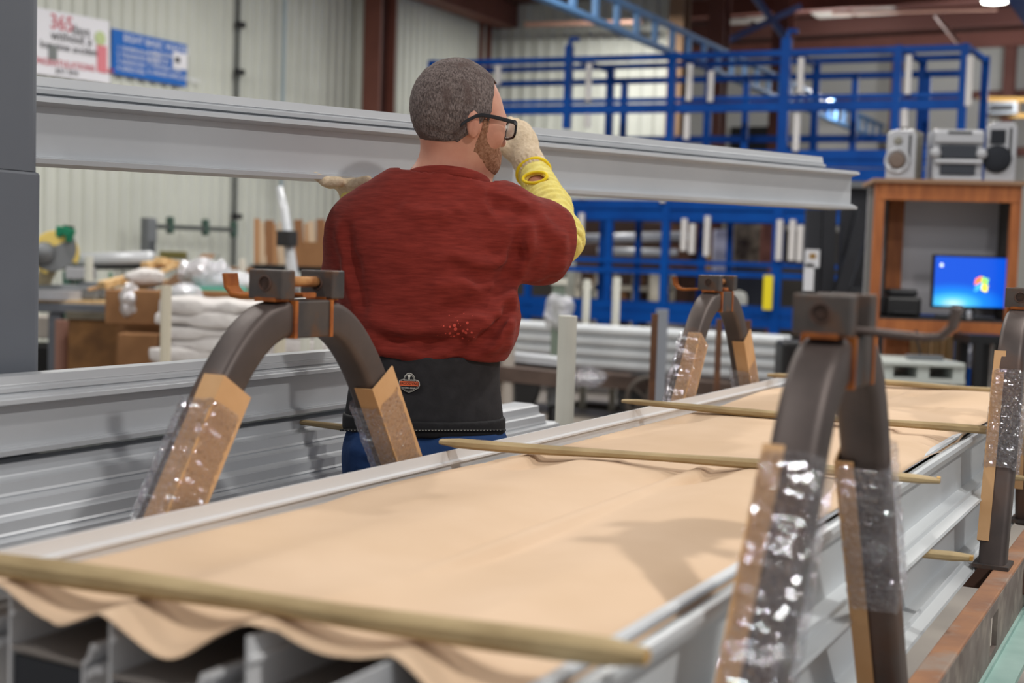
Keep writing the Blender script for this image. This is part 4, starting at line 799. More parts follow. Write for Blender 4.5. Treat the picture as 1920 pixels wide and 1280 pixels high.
# slotted side plate
segs=[.3]; k=.3; hol=[]
uu=.32
mb=MB(); holes=[(1.06,1.16),(1.78,1.87),(2.62,2.71),(3.4,3.5)]; prev=.3
for h0,h1 in holes+[(4.9,4.9)]:
    mb.box(W((prev+h0)/2,vs-.004,ZR-.068),(h0-prev,.010,.125)); prev=h1
for h0,h1 in holes: mb.box(W((h0+h1)/2,vs-.004,ZR-.018),(h1-h0,.010,.024)); mb.box(W((h0+h1)/2,vs-.004,ZR-.118),(h1-h0,.010,.026))
mb.build('slotted_side_plate',RAILG,r); MB().box(W(2.6,-1.40,ZR-.09),(4.6,.010,.168)).build('side_plate',RAILG,r)
MB().box(W(2.6,vs+.03,ZR-.136),(4.6,.05,.012)).build('lower_bar',MINT,r); MB().box(W(2.6,vs+.004,ZR-.130),(4.6,.006,.02)).build('lower_bar_edge',MINT,r)
for u in (.9,2.02,3.15,4.3): MB().box(W(u,-.85,ZR-.058),(.09,1.1,.06)).build('cross_beam',mat('dark_beam',srgb(92,66,56),.7),r,bevel=.004)
for u,v in ((.7,-.38),(4.4,-.38),(.7,-1.36),(4.4,-1.36)): MB().box(W(u,v,.45),(.06,.06,.50)).build('leg',RAILG,r)
for u,v in ((.7,-.38),(4.4,-.38),(.7,-1.36),(4.4,-1.36)): MB().lathe([(.03,-.03),(.085,-.028),(.09,0),(.085,.028),(.03,.03)],W(u,v,.092),P,20).build('wheel',BLKR,r,smooth=True); MB().box(W(u,v,.17),(.05,.08,.06)).build('caster_fork',GREYM,r)
# ---- hoops
def qb(a,b,c,n=14): return [a*(1-t)**2+b*2*t*(1-t)+c*t*t for t in [i/(n-1) for i in range(n)]]
def rrect(w_,h_,r_=.010,n=4):
    out=[]
    for cx,cy,a0 in ((w_/2-r_,h_/2-r_,0),(-w_/2+r_,h_/2-r_,90),(-w_/2+r_,-h_/2+r_,180),(w_/2-r_,-h_/2+r_,270)):
        for k in range(n): t=math.radians(a0+90*k/(n-1)); out.append((cx+r_*math.cos(t),cy+r_*math.sin(t)))
    return out
TW_,TD_=.058,.056
def hoop(uc,v,side,label,film_rng,hook_side,name='stake_hoop',hw0=.188,steep=.62,b2=.062,cl=(1.172,.90),cr=(1.165,.90),blk=0):
    """side=+1: stack lies towards +v"""
    def H3(u,z,dv=0): return W(uc+u,v+dv,z)
    def hw(z): return hw0+steep*(1.18-z)
    r=thing(name,H3(0,ZR),label,'hoop','bent steel hoops on the cart')
    path=[H3(-hw(z),z) for z in (ZR,.9,1.0,1.08,1.12)]
    A0,A1,A2=H3(-hw(1.13),1.13),H3(-(hw0-steep*.094)-(.03 if steep<.4 else 0)-(.02 if hw0<.16 else 0),1.276),H3(-.045,1.274)
    left=path+qb(A0,A1,A2); right=[W(2*uc,0,0)+V3((0,0,0))-0 if 0 else None]
    def mir(q): u=q@D; return W(2*uc-u,q@P,q[2])
    rightp=[mir(q) for q in left]
    sec=rrect(TW_,TD_,.012)
    MB().sweep(left,P,sec).build('bent_leg',STEEL,r,smooth=False,bevel=0); MB().sweep(rightp,P,sec).build('bent_leg',STEEL,r)
    for o in r.children:
        o.data.polygons.foreach_set('use_smooth',[True]*len(o.data.polygons)); 
        q=o.modifiers.new('es','EDGE_SPLIT'); q.split_angle=math.radians(35)
    MB().box(H3(0,1.274),(.092,.060,.060)).build('joint_sleeve',STEELB,r,bevel=.003)
    for s in(-1,1): MB().bar(H3(.047*s,1.244,.0),H3(.047*s,1.304,.0),.008,.064,up=P).build('weld_seam',RUST,r)
    for s in(-1,1): MB().box(H3(s*hw(ZR+.01),ZR+.004,.0),(.085,.075,.008)).build('foot_plate',STEELB,r)
    # blocks
    for s,u in ((-1,-.070),(1,b2)):
        bl=MB().box(H3(u,1.329),(.034,.066,.046)).build('clamp_block',STEELB,r,bevel=.0025)
        MB().lathe([(.0125,0),(.0125,.002),(.0105,.0025),(.0105,.0005),(.004,.0005)],H3(u-.0165,1.331,.0),-D,20).build('bolt_head',mat('bolt_rust',srgb(98,72,62),.6,c2=srgb(74,58,52),scale=60),bl)
        MB().box(H3(u,1.3055),(.036,.04,.006)).build('weld_seam',RUST,bl)
    MB().tube([H3(-.06,1.333),H3(b2-.007,1.333)],.0085,12).build('pin',RUSTPIN,r,smooth=True)
    # J hook
    hs=hook_side; hp=[H3(-.012,1.313,-hs*.03),H3(-.012,1.309,hs*.05),H3(-.012,1.306,hs*.10),H3(-.012,1.308,hs*.118),H3(-.012,1.320,hs*.130),H3(-.012,1.342,hs*.134)]
    hk=MB(); 
    for i in range(len(hp)-1): pass
    hk.sweep(hp,D,rrect(.008,.034,.003,3)).build('hook',STEEL if hook_side>0 else RUST,r)
    # protector + film
    L_=[(H3(-hw(cl[0]),cl[0]),H3(-hw(cl[1]),cl[1])),(H3(hw(cr[0]),cr[0]),H3(hw(cr[1]),cr[1]))]
    for i,(a,b) in enumerate(L_):
        d=nrm(b-a); n=nrm(np.cross(d,P)) ; n= n if (n@D)<0 else -n   # n points to -u side
        c=a+n*(TW_/2+.002)+P*side*(TD_/2+.002)
        fw=.036 if side>0 else .022
        # L sheet: on the -u face and on the stack-side face
        mb=MB(); Ln=np.linalg.norm(b-a)
        pr=[(0,0),(-fw,0),(-fw,.0022),(0.0025,.0022),(.0025,-(TW_+.012)),(0,-(TW_+.012))]
        mb.prism(pr,a+n*(TW_/2+.002)+P*side*(TD_/2+.002),P*side,n,d,Ln)
        g=mb.build('corner_protector',CARD,r)
        f0,f1=film_rng[i]; k0=a+(b-a)*f0; k1=a+(b-a)*f1; k_=40; rs=np.random.RandomState(i+int(uc*10)); pts=[]; 
        mbf=MB(); sec2=rrect(TW_+.013,TD_+.013,.012,5); ns=len(sec2); vv=[]
        for q in range(k_):
            c_=k0+(k1-k0)*q/(k_-1)
            for (x,y) in sec2:
                jit=1+rs.uniform(-.02,.06); vv.append(c_+n*x*jit+P*y*jit+d*rs.uniform(-.003,.003))
        mbf.add(vv,[(i_*ns+j,i_*ns+(j+1)%ns,(i_+1)*ns+(j+1)%ns,(i_+1)*ns+j) for i_ in range(k_-1) for j in range(ns)]); mbf.build('film_wrap',FILM,r,smooth=True)
    return r
hoop(1.70,-1.30,1,'rusty bent steel hoop nearest the camera on the man\'s side of the stack',((.12,1.0),(.13,1.0)),-1,cl=(1.180,.90))
hoop(1.54,-.385,-1,'rusty bent steel hoop in the right foreground',((.02,1.0),(.02,.62)),1,cl=(1.175,.78),cr=(1.15,.80),hw0=.145,steep=.56,b2=.028)
hoop(3.73,-1.30,1,'rusty bent steel hoop at the far end on the man\'s side of the stack',((0.0,1.0),(.35,1.0)),-1)
hoop(3.26,-.385,-1,'rusty bent steel hoop cut by the right edge of the view',((.10,.62),(.1,.7)),1,cl=(1.205,.80),cr=(1.15,.85),hw0=.185,steep=.27)

# ================================================================ SECOND STACK BEHIND THE MAN
def beamprof(s=1.):
    return [(x*s,z*s) for x,z in [(-.10,.158),(-.030,.160),(-.0285,.146),(-.0275,.1445),(-.0285,.1430),(-.026,.1365),(-.020,.1355),(-.020,.133),(-.026,.131),(-.024,.124),(-.024,.1215),(.001,.1195),(.001,.1165),(-.003,.1155),(.009,.1135),(.010,.1110),(-.022,.103),(-.022,.013),(-.012,.0115),(-.012,.0085),(-.004,.0075),(-.004,.005),(.006,.0035),(.006,.0),(-.10,-.001)]]
def long_beam(o,dirv,L,s,label,m,name='aluminium_beam',grp=None,outw=None,tilt=0.,up=Z):
    dirv=nrm(dirv); outw=nrm(outw); r=tag(MB().strip(beamprof(s),o,outw,up,dirv,L,t=.003).build(name,m),label,'beam',grp); return r
s2=.78; v2=-1.765; z2=1.152-.16*s2
long_beam(W(1.10,v2,z2),D,1.62,s2,'long silver beam on top of the stack behind the man',ALU,outw=P,grp=None)
# ridged lower profiles
RP=[]; x=0; 
def ridged(n,w_,dz):
    pr=[]; 
    for i in range(n):
        a=i/n; pr+=[(a*w_,-a*dz),(a*w_+w_/n*.62,-a*dz-dz/n*.25),(a*w_+w_/n*.66,-a*dz-dz/n*.25+.004),(a*w_+w_/n*.80,-a*dz-dz/n*.25+.004),(a*w_+w_/n*.84,-a*dz-dz/n*.8)]
    pr.append((w_,-dz)); return pr
for i,(v,z,w_,dz,u1,lab) in enumerate([(-1.80,z2-.018,.055,.05,2.80,'ridged silver profile directly below the top beam of the rear stack'),(-1.745,z2-.072,.045,.05,3.41,'ridged silver profile second below the top beam of the rear stack'),(-1.70,z2-.126,.035,.05,3.47,'ridged silver profile third below the top beam of the rear stack'),(-1.665,z2-.180,.03,.06,3.42,'ridged silver profile lowest visible in the rear stack')]):
    tag(MB().strip([(-.06,0)]+ridged(2,w_,dz)+[(w_,-dz-.001),(-.06,-dz-.001)],W(1.05,v,z),P,Z,D,u1-1.05).build('ridged_profile',ALU),lab,'profile','ridged profiles in the rear stack')
lath(W(2.28,-1.98,z2-.009),W(2.42,-1.52,z2-.045),.022,.012,'wooden lath between the layers of the rear stack beside the man',11,wob=.002)
q=thing('rear_cart',W(2.3,-1.9,0),'dark steel cart frame under the rear stack','cart')
MB().box(W(2.3,-1.77,z2-.27),(2.6,.20,.05)).build('deck',RAILG,q)
for u in (1.2,3.4):
    for v in (-1.84,-1.70): MB().box(W(u,v,(z2-.3)/2),(.05,.05,z2-.3)).build('leg',RAILG,q)

# ================================================================ CARRIED BEAM
def Yb(x): return 2.48/(1-.000283*(x-70)) 
pL=at(62,302.5,Yb(62)); pR=at(1604,391,Yb(1604))
# flatten the model: straight line between
dB=nrm(pR-pL); outB=nrm(np.cross(dB,Z)); outB= outB if outB[1]<0 else -outB; upB=nrm(np.cross(outB,dB)); upB=upB if upB[2]>0 else -upB
LB_=np.linalg.norm(pR-pL); sB=1.033
r=thing('carried_beam',(pL+pR)/2,'long silver aluminium beam carried on the man\'s shoulder','beam')
bp=beamprof(sB)
MB().strip(bp[11:],pL,outB,upB,dB,LB_,t=.003).build('face_profile',ALU,r)
MB().strip([(-.10,.158),(-.030,.160),(-.0285,.146),(-.0265,.1445),(-.0285,.1430),(-.026,.1365),(-.016,.1355),(-.016,.133),(-.026,.131),(-.024,.124),(-.024,.1190),(-.10,.1185)],pL,outB,upB,dB,LB_-.16,t=.003).build('nested_profile',ALU,r)
# ================================================================ PERSON
YM0=2.76
def m(px,py,dy=0.): return at(px,py,YM0+dy)
YX=np.array([0,1.,0])
man=thing('person',m(795,1500)*[1,1,0],'person in a brick red t-shirt and black back belt carrying the long beam','person')
yaw=math.radians(57); tilt=.0
hf=V3((math.sin(yaw),math.cos(yaw),-.10)); hf=nrm(hf); hs_=nrm(np.cross(hf,Z)); hu=np.cross(hs_,hf)
HR=np.array([hf,hs_,hu])  # rows: local axes -> local = (X-c)@HR.T
Hc=m(862,203,.0)
def hl(f,s,u): return Hc+hf*f+hs_*s+hu*u
def head_sdf(dil=0):
    fs=[ell(hl(-.008,0,0),(.098+dil,.078+dil,.098+dil),HR),
        (ell(hl(.022,0,-.035),(.076+dil,.071+dil,.085+dil),HR),.03),
        (ell(hl(.035,0,-.085),(.062+dil,.056+dil,.048+dil),HR),.025),
        (ell(hl(.074,0,-.108),(.026+dil,.030+dil,.022+dil),HR),.03),
        (cap(hl(.055,.045,-.035),hl(.055,-.045,-.035),.026+dil,.026+dil),.02)]
    return fs
face=[(cap(hl(.082,.03,-.012),hl(.082,-.03,-.012),.012,.012),.02),(cap(hl(.092,0,-.018),hl(.112,0,-.052),.007,.011),.012),(ell(hl(.106,.011,-.055),(.009,.008,.007),HR),.008),(ell(hl(.106,-.011,-.055),(.009,.008,.007),HR),.008),
      (ell(hl(.090,0,-.083),(.008,.022,.006),HR),.008),(ell(hl(.088,0,-.093),(.008,.018,.006),HR),.008),(ell(hl(.05,.055,-.052),(.025,.016,.022),HR),.02),(ell(hl(.05,-.055,-.052),(.025,.016,.022),HR),.02)]
def ear(s):
    c=hl(-.008,s*.079,-.040); a=nrm(hs_*s*.55-hf*.83*0+hf*-.2); 
    return [(ell(c+hf*.0,(.018,.009,.031),np.array([hf*.95-hs_*s*.3,hs_*s+hf*.3*s*s,hu])),.006)]
neck=[(cap(m(838,385,.0),m(846,285,.005),.074,.062),.03),(cap(m(800,350,.02),m(838,300,.02),.040,.04),.03),(cap(m(890,350,.03),m(880,290,.03),.03,.03),.03)]
LW_,LE=m(668,352,.20),m(640,560,.20); LSh=m(688,432,.03)
RSh=m(958,428,.02); RE=m(1050,448,.22); RW=at(1001,325,3.18)
hipL,hipR=m(735,850),m(868,850); knL,knR=m(730,1200,.04)*[1,1,0]+[0,0,.52],m(870,1200,.0)*[1,1,0]+[0,0,.52]; anL,anR=knL*[1,1,0]+[-.01,.02,.09],knR*[1,1,0]+[.01,-.02,.09]
FL=1.45
torso=[cap(m(795,870),m(795,800),.140,.138,YX,1.45),(cap(m(795,800),m(797,690),.134,.128,YX,1.5),.04),(cap(m(797,690),m(792,500),.124,.148,YX,1.55),.04),(cap(m(792,500),m(812,425),.148,.115,YX,1.55),.04),(cap(LSh,RSh,.060,.060),.06)]
arms=[(cap(LSh,LE,.052,.042),.03),(cap(LE,LW_-Z*.035,.042,.028),.02),(cap(RSh,RE,.055,.044),.03),(cap(RE,RW,.044,.028),.02)]
legs=[(cap(hipL,knL,.085,.060),.03),(cap(knL,anL,.055,.038),.02),(cap(hipR,knR,.085,.060),.03),(cap(knR,anR,.055,.038),.02)]
sock=[]
body0=union(head_sdf()+face+ear(1)+ear(-1)+neck+torso+arms+legs,.03)
def body(X):
    d=body0(X)
    for s in(1,-1):
        # ear bowl and eye sockets
        c=hl(.001,s*.089,-.042); e=ell(c,(.009,.006,.017),HR)(X); d=np.maximum(d,-e)
        e=ell(hl(.100,s*.030,-.027),(.012,.017,.010),HR)(X); d=-smin(-d,e,.008)*1.0 if False else np.maximum(d,-e)
    return d
# head at fine resolution and body coarse are joined in one mesh by sampling one field
def bodyf(X): return body(X)
lo=np.minimum.reduce([Hc-V3((.2,.2,.3)),LE-V3((.1,.1,.1))]); 
vs_h,fa_h=snet(bodyf,(-.1,2.6,1.4),(.1,2.9,1.6),.03)
ob=sdf_obj('body',bodyf,(-.50,2.45,.03),(.48,3.3,1.83),.03,SKIN,man,1)
ob.data.name='body'
# refine head: separate dense skin over the same field (kept as one body by replacing the mesh)
def merge_body():
    vs1,fa1=snet(bodyf,(-.50,2.45,.03),(.48,3.3,1.83),.0058)
    me=bpy.data.meshes.new('body'); me.from_pydata(vs1.tolist(),[],fa1.tolist()); me.update(); me.materials.append(SKIN); me.polygons.foreach_set('use_smooth',[True]*len(me.polygons))
    me.transform(Matrix.Translation(-man.location)); ob.data=me
merge_body()
# hair
hd=union(head_sdf(.0045),.02)
def hair(X):
    q=(X-Hc)@HR.T; f,s,u=q[:,0],np.abs(q[:,1]),q[:,2]
    d=hd(X)+.0012*vnoise(X,120,5)
    top=f-.066-.03*np.clip(u-.0,-.05,.1)+.12*s*(u>-.02)*0     # hairline in front
    zl=np.where(f<-.030,-.082+.25*np.clip(s-.04,0,1),np.where(f<.022,-.082+ (f+.03)*1.25,-.018+np.clip((f-.022)*3.2,0,.08)-np.clip(.034-f,0,.01)*3.))
    g=np.maximum(top,(zl-u)*.8)
    return np.maximum(d,g)
sdf_obj('hair',hair,Hc-V3((.13,.13,.12)),Hc+V3((.13,.13,.13)),.0032,HAIR,man,1)
bd=union(head_sdf(.003)+face[4:6],.02)
def beard(X):
    q=(X-Hc)@HR.T; f,s,u=q[:,0],np.abs(q[:,1]),q[:,2]; d=bd(X)+.0008*vnoise(X,200,6)
    up=np.where(f>.085,-.076,np.where(f>.03,-.058-(f-.03)*.32,-.025))
    g=np.maximum.reduce([u-up,.012-f-.15*np.clip(-u-.05,0,1),-(u+.132)])
    return np.maximum(d,g*.9)
sdf_obj('beard',beard,Hc-V3((.13,.13,.17)),Hc+V3((.13,.13,.05)),.0032,BEARD,man,1)
for s in(1,-1):
    e=MB().lathe([(.002,-.011),(.008,-.008),(.011,0),(.008,.008),(.002,.011)],hl(.089,s*.030,-.026),hf,16).build('eye',mat('eye_white',(.8,.78,.75),.2),man,smooth=True)
    MB().lathe([(.0055,.0105),(.003,.0118),(.0005,.012)],hl(.089,s*.030,-.026),hf,12).build('iris',mat('iris_brown',(.08,.05,.03),.2),e,smooth=True)
    MB().tube([hl(.094,s*.016,-.004),hl(.095,s*.030,.000),hl(.082,s*.046,-.006)],[.003,.004,.002],8).build('eyebrow',HAIR,man,smooth=True)
# glasses
GB=mat('glasses_black',srgb(24,22,26),.25)
gl=empty('glasses',hl(.11,0,-.027)); setpar(gl,man); 
def gpart(mb,n,mt=GB,**k): 
    o=mb.build(n,mt,None,**k); mw=o.location.copy(); o.parent=gl; o.location=mw-gl.location-man.location; return o
gl.location=Vector(hl(.11,0,-.027))-man.location
for s in(1,-1):
    pr=[]; c=hl(.114-.004,s*.033,-.028); ex=nrm(hs_*s-hf*.16)
    for k in range(32):
        t=2*math.pi*k/32; a,b=math.cos(t),math.sin(t); pr.append(c+ex*.0275*np.sign(a)*abs(a)**.55+hu*.0185*np.sign(b)*abs(b)**.6)
    gpart(MB().tube(pr+[pr[0]],.0026,8,cap=False),'rim',smooth=True)
    n_=np.cross(ex,hu); gpart(MB().prism([((q-c)@ex*.97,(q-c)@hu*.97) for q in pr],c,ex,hu,n_,.0012),'lens',mat_lens if 0 else FILMLENS)
    gpart(MB().sweep([hl(.106,s*.060,-.018),hl(.088,s*.076,-.018),hl(.035,s*.089,-.019),hl(.0,s*.0945,-.021),hl(-.014,s*.094,-.026),hl(-.034,s*.091,-.040),hl(-.044,s*.089,-.050)],hu,rrect(.0042,.0085,.0018,3)),'temple_arm',smooth=False)
gpart(MB().tube([hl(.112,.008,-.024),hl(.116,0,-.021),hl(.112,-.008,-.024)],.0025,8),'bridge',smooth=True)

# ---- t-shirt
na=m(838,350,.0); nd=nrm(V3((.03,.28,1)))
nk_=cap(m(838,400,.0),m(840,330,.0),.088,.082)
def NECKF(X): return np.maximum(nk_(X),(X-na)@nd-.002)
sh=[cap(m(800,665,.0),m(797,560),.150,.162,YX,1.42),(cap(m(797,560),m(792,470),.166,.178,YX,1.42),.05),(cap(m(792,470),m(812,412),.176,.125,YX,1.42),.05),
    (cap(m(690,428,.02),m(945,424,.02),.075,.070),.05),(cap(m(778,388,.01),m(900,382,.01),.050,.045),.05),(NECKF,.03),
    (ell(m(890,600,-.01),(.095,.10,.10)),.05),(ell(m(730,610,-.01),(.075,.09,.10)),.05)]
# sleeves
Rm=m(1040,462,.13); Lm=m(650,520,.10)
slv=[(cap(m(945,432,.02),m(1010,452,.09),.085,.083,Z,.95),.05),(cap(m(1010,455,.09),m(1062,465,.19),.083,.074,Z,.95),.03),(cap(m(682,440,.02),m(652,545,.09),.074,.066),.04)]
folds=[]
def foldline(pts,r_,k,base,sgn=1,off=0.):
    out=[]
    P3=[]
    for (x,y) in pts:
        h=march(base,x,y)
        if h: P3.append(h[0]+h[1]*off)
    for a,b in zip(P3[:-1],P3[1:]): out.append((cap(a,b,r_*1.25,r_*1.25),k*1.5,sgn))
    return out
base_sh=union(sh+slv,.04)
FL_=[]
for pts,r_ in ([(955,540),(900,590),(830,610)],.008),([(958,560),(910,620),(850,655)],.009),([(952,600),(925,640),(880,660)],.009),([(962,500),(900,530),(820,535)],.006),([(1000,470),(960,490),(930,540)],.008),([(1035,500),(1000,515),(968,520)],.008),([(958,520),(948,600),(950,645)],.009),([(990,400),(985,450),(975,500)],.007),([(640,440),(655,500),(668,560)],.008),([(660,470),(655,540)],.006),([(765,390),(790,402),(830,402),(852,388)],.004),([(850,480),(900,500),(950,495)],.005),([(1020,420),(1048,450),(1052,500)],.007),([(1030,440),(1010,490),(980,505)],.006),([(700,600),(760,625),(840,628)],.006),([(690,640),(760,655),(850,650)],.007),([(905,360),(925,385),(945,392)],.006),([(935,372),(965,392),(985,392)],.007):
    FL_+=foldline(pts,r_,.018,base_sh,1,-.005)
for pts,r_ in ([(957,528),(905,570),(840,582)],.008),([(955,580),(915,632),(862,668)],.007),([(975,430),(968,480),(950,520)],.007),([(650,430),(664,500),(676,570)],.006),([(850,500),(900,520),(945,515)],.006),([(720,640),(800,645),(860,640)],.006),([(920,372),(936,388),(950,396)],.006),([(952,382),(975,400),(1000,400)],.006):
    FL_+=foldline(pts,r_,.018,base_sh,-1,.003)
hem=m(800,668)[2]; 
cA=m(1050,462,.12); cN=nrm((1,.35,-.12)); lA=m(640,545,.10); lN=nrm(m(640,600,.2)-m(665,500,.05))
def shirt(X):
    d=base_sh(X)
    for f,k,s in FL_:
        e=f(X)
        if s>0: d=smin(d,e,k)
        else: d=-smin(-d,e,k)
    d=d+.0018*vnoise(X*[1,1,1.6],26,11)+.0012*vnoise(X*[.7,1,2.2],60,12)
    # blouse over belt
    # hollow
    d=np.maximum(d,-(d+.014))
    d=np.maximum(d,-(X[:,2]-(hem+.004*np.sin(X[:,0]*40)-.012*np.clip((X[:,0]-0)/.2,0,1))))
    # cuffs
    rr=np.linalg.norm(X-cA,axis=1); g=(X-cA)@cN; d=np.maximum(d,np.where(rr<.17,g-.010+.25*np.clip(X[:,2]-cA[2],-.1,.1)**2*8,-1.))
    rr=np.linalg.norm(X-lA,axis=1); g=(X-lA)@lN; d=np.maximum(d,np.where(rr<.13,g,-1.))
    # neck opening : tilted cylinder around the neck
    q=X-na; h=q@nd; rad=np.linalg.norm((q-np.outer(h,nd))/[1.08,1,1],axis=1)
    d=np.maximum(d,-np.maximum(rad-.076,-(h+.06)))
    d=np.maximum(d,np.where(rad<.14,h-.001-1.1*np.clip(rad-.088,0,1),-1.))
    pass
    return d
sdf_obj('t_shirt',shirt,(-.45,2.50,hem-.04),(.42,3.15,1.60),.0048,SHIRT,man,2)
# bleach specks low on the back of the shirt
hb=march(base_sh,858,615)
if hb:
    nt=SHIRT.node_tree; N=nt.nodes; L=nt.links; b=N['Principled BSDF']; src=b.inputs['Base Color'].links[0].from_socket
    tc=N.new('ShaderNodeTexCoord'); sb_=N.new('ShaderNodeVectorMath'); sb_.operation='SUBTRACT'; L.new(tc.outputs['Object'],sb_.inputs[0]); sb_.inputs[1].default_value=tuple(hb[0]-np.array(man.location))
    sc_=N.new('ShaderNodeVectorMath'); sc_.operation='MULTIPLY'; L.new(sb_.outputs[0],sc_.inputs[0]); sc_.inputs[1].default_value=(16,7,24)
    ln=N.new('ShaderNodeVectorMath'); ln.operation='LENGTH'; L.new(sc_.outputs[0],ln.inputs[0])
    mr=N.new('ShaderNodeMapRange'); mr.inputs['From Min'].default_value=.2; mr.inputs['From Max'].default_value=1.; mr.inputs['To Min'].default_value=.36; mr.inputs['To Max'].default_value=0; L.new(ln.outputs['Value'],mr.inputs[0])
    vo=N.new('ShaderNodeTexVoronoi'); vo.inputs['Scale'].default_value=95; L.new(tc.outputs['Object'],vo.inputs[0])
    lt=N.new('ShaderNodeMath'); lt.operation='LESS_THAN'; L.new(vo.outputs['Distance'],lt.inputs[0]); L.new(mr.outputs[0],lt.inputs[1])
    mx=N.new('ShaderNodeMixRGB'); L.new(lt.outputs[0],mx.inputs[0]); L.new(src,mx.inputs[1]); mx.inputs[2].default_value=(*srgb(206,84,72),1); L.new(mx.outputs[0],b.inputs['Base Color'])
# collar rib
a_=nrm(np.cross(nd,YX)); b_=np.cross(nd,a_); ring=[na+nd*.007+a_*math.cos(t)*.0805*1.06+b_*math.sin(t)*.0805 for t in [k*2*math.pi/48 for k in range(49)]]
MB().sweep(ring,nd,rrect(.013,.022,.005,4),cap=False).build('collar',SHIRT,man,smooth=True)
# ---- belt
def beltf(z0,z1,dil,n=9):
    ff=union([cap(m(795,870),m(795,800),.142+dil,.142+dil,YX,1.42),(cap(m(795,800),m(797,665),.142+dil,.143+dil,YX,1.45),.04)],.04)
    def f(X):
        d=ff(X)+.0012*vnoise(X,30,n); d=np.maximum(d,-(d+.013)); return np.maximum.reduce([d,z0-X[:,2],X[:,2]-z1])
    return f
zt_=m(800,661)[2]; zm=m(800,778)[2]; zb=m(800,808)[2]
bf=beltf(zm-.006,zt_,.016)
sdf_obj('back_belt',bf,(-.45,2.45,zm-.02),(.2,3.1,zt_+.02),.0048,BELT,man,1)
bf2=beltf(zb,zm+.002,.021,10); lb=sdf_obj('lower_strap',bf2,(-.45,2.45,zb-.02),(.2,3.1,zm+.02),.0048,BELT2,man,1)
# stitched edge
pts=[]
full=union([cap(m(795,870),m(795,800),.165,.165,YX,1.42),(cap(m(795,800),m(797,665),.165,.165,YX,1.45),.04)],.04)
for x in range(640,952,6):
    h=march(full,x,806)
    if h: pts.append(h[0]+h[1]*.001)
if len(pts)>4:
    for i in range(0,len(pts)-1): pass
    MB().tube([p_+Z*.0 for p_ in pts],.0028,6).build('piping',BELT2,man,smooth=True)
    mb=MB()
    for i in range(0,len(pts)-1): c_=(pts[i]+pts[i+1])/2+V3((0,-.0035,.0)); mb.box(c_,(.0035,.001,.0016),(XA,YA,Z))
    st=mb.build('stitching',mat('stitch',srgb(140,138,130),.7),man)
h=march(union([cap(m(795,870),m(795,800),.160,.160,YX,1.42),(cap(m(795,800),m(797,665),.160,.160,YX,1.45),.04)],.04),768,718)
lq,ln=h; ln=nrm(ln*[1,1,.2]); lx=nrm(np.cross(Z,ln)); lx= lx if lx[0]>0 else -lx; ly=np.cross(ln,lx); ly=ly if ly[2]>0 else -ly
LW1=mat('logo_white',srgb(210,208,200),.6); LO=mat('logo_orange',srgb(226,104,62),.6)
def badge(s,mt,off,n):
    pr=[(-.020,-.009),(-.022,-.003),(-.021,.004),(-.017,.007),(-.012,.008),(-.010,.015),(-.005,.020),(0,.0215),(.005,.020),(.010,.015),(.012,.008),(.017,.007),(.021,.004),(.022,-.003),(.020,-.009),(.014,-.012),(.008,-.0165),(0,-.019),(-.008,-.0165),(-.014,-.012)]
    return MB().prism([(x*s,y*s) for x,y in pr],lq+ln*off,lx,ly,ln,.0006).build(n,mt,bb)
bb=bpy.data.objects[[o.name for o in man.children if o.name.startswith('back_belt')][0]]
badge(1.,LW1,.004,'belt_logo'); badge(.93,BELT,.0048,'belt_logo'); badge(.86,LW1,.0054,'belt_logo'); badge(.82,BELT,.0060,'belt_logo')
MB().box(lq+ln*.0072-ly*.0005,(.0385,.0095,.0006),(lx,ly,ln)).build('belt_logo',LO,bb)
def bt(s,size,dx,dy,mt): text(s,size,lq+ln*.0078+lx*dx+ly*dy,lx,ly,mt,'belt_logo',bb,ext=.0002)
bt('ERGODYNE',.0072,0,-.0005,BELT); bt('TENACIOUS',.0045,0,.0065,LW1); bt('WORK GEAR',.0046,0,-.0095,LW1)
MB().lathe([(.003,0),(.003,.0006)],lq+ln*.0068+ly*.0150,ln,16).build('belt_logo',LW1,bb); MB().box(lq+ln*.0072+ly*.0105,(.003,.005,.0006),(lx,ly,ln)).build('belt_logo',LW1,bb)
# ---- trousers
tr=[cap(m(792,855),m(795,800),.150,.148,YX,1.42),(cap(m(702,862,-.01),m(722,830),.052,.04),.04),(cap(hipL,knL,.098,.082),.04),(cap(knL,anL+[0,0,.02],.080,.070),.03),(cap(hipR,knR,.098,.082),.04),(cap(knR,anR+[0,0,.02],.080,.070),.03),(ell(m(735,850,-.05),(.08,.07,.09)),.04),(ell(m(850,850,-.05),(.08,.07,.09)),.04)]
tb=union(tr,.04)
TF=foldline([(660,842),(690,852),(700,850)],.004,.008,tb,1,0)+foldline([(640,860),(630,890)],.006,.012,tb,1,0)
def trous(X):
    d=tb(X)
    for f,k,s in TF: d=smin(d,f(X),k)
    d=d+.003*vnoise(X*[1,1,.4],24,15)+.0015*vnoise(X,50,16); return np.maximum.reduce([d,X[:,2]-zb-.006,.06-X[:,2]])
sdf_obj('trousers',trous,(-.5,2.45,.04),(.25,3.1,zb+.02),.0075,NAVY,man,2)
for a,nm in ((anL,'left'),(anR,'right')):
    c=a*[1,1,0]; f=union([cap(c+V3((0,-.05,.045)),c+V3((0,.16,.035)),.046,.038),(cap(c+V3((0,0,.05)),c+V3((0,0,.12)),.045,.045),.03)],.02)
    sdf_obj('work_boot',lambda X,f=f:np.maximum(f(X),.002-X[:,2]),c-V3((.1,.15,.01)),c+V3((.1,.25,.16)),.008,BLKR,man,1)
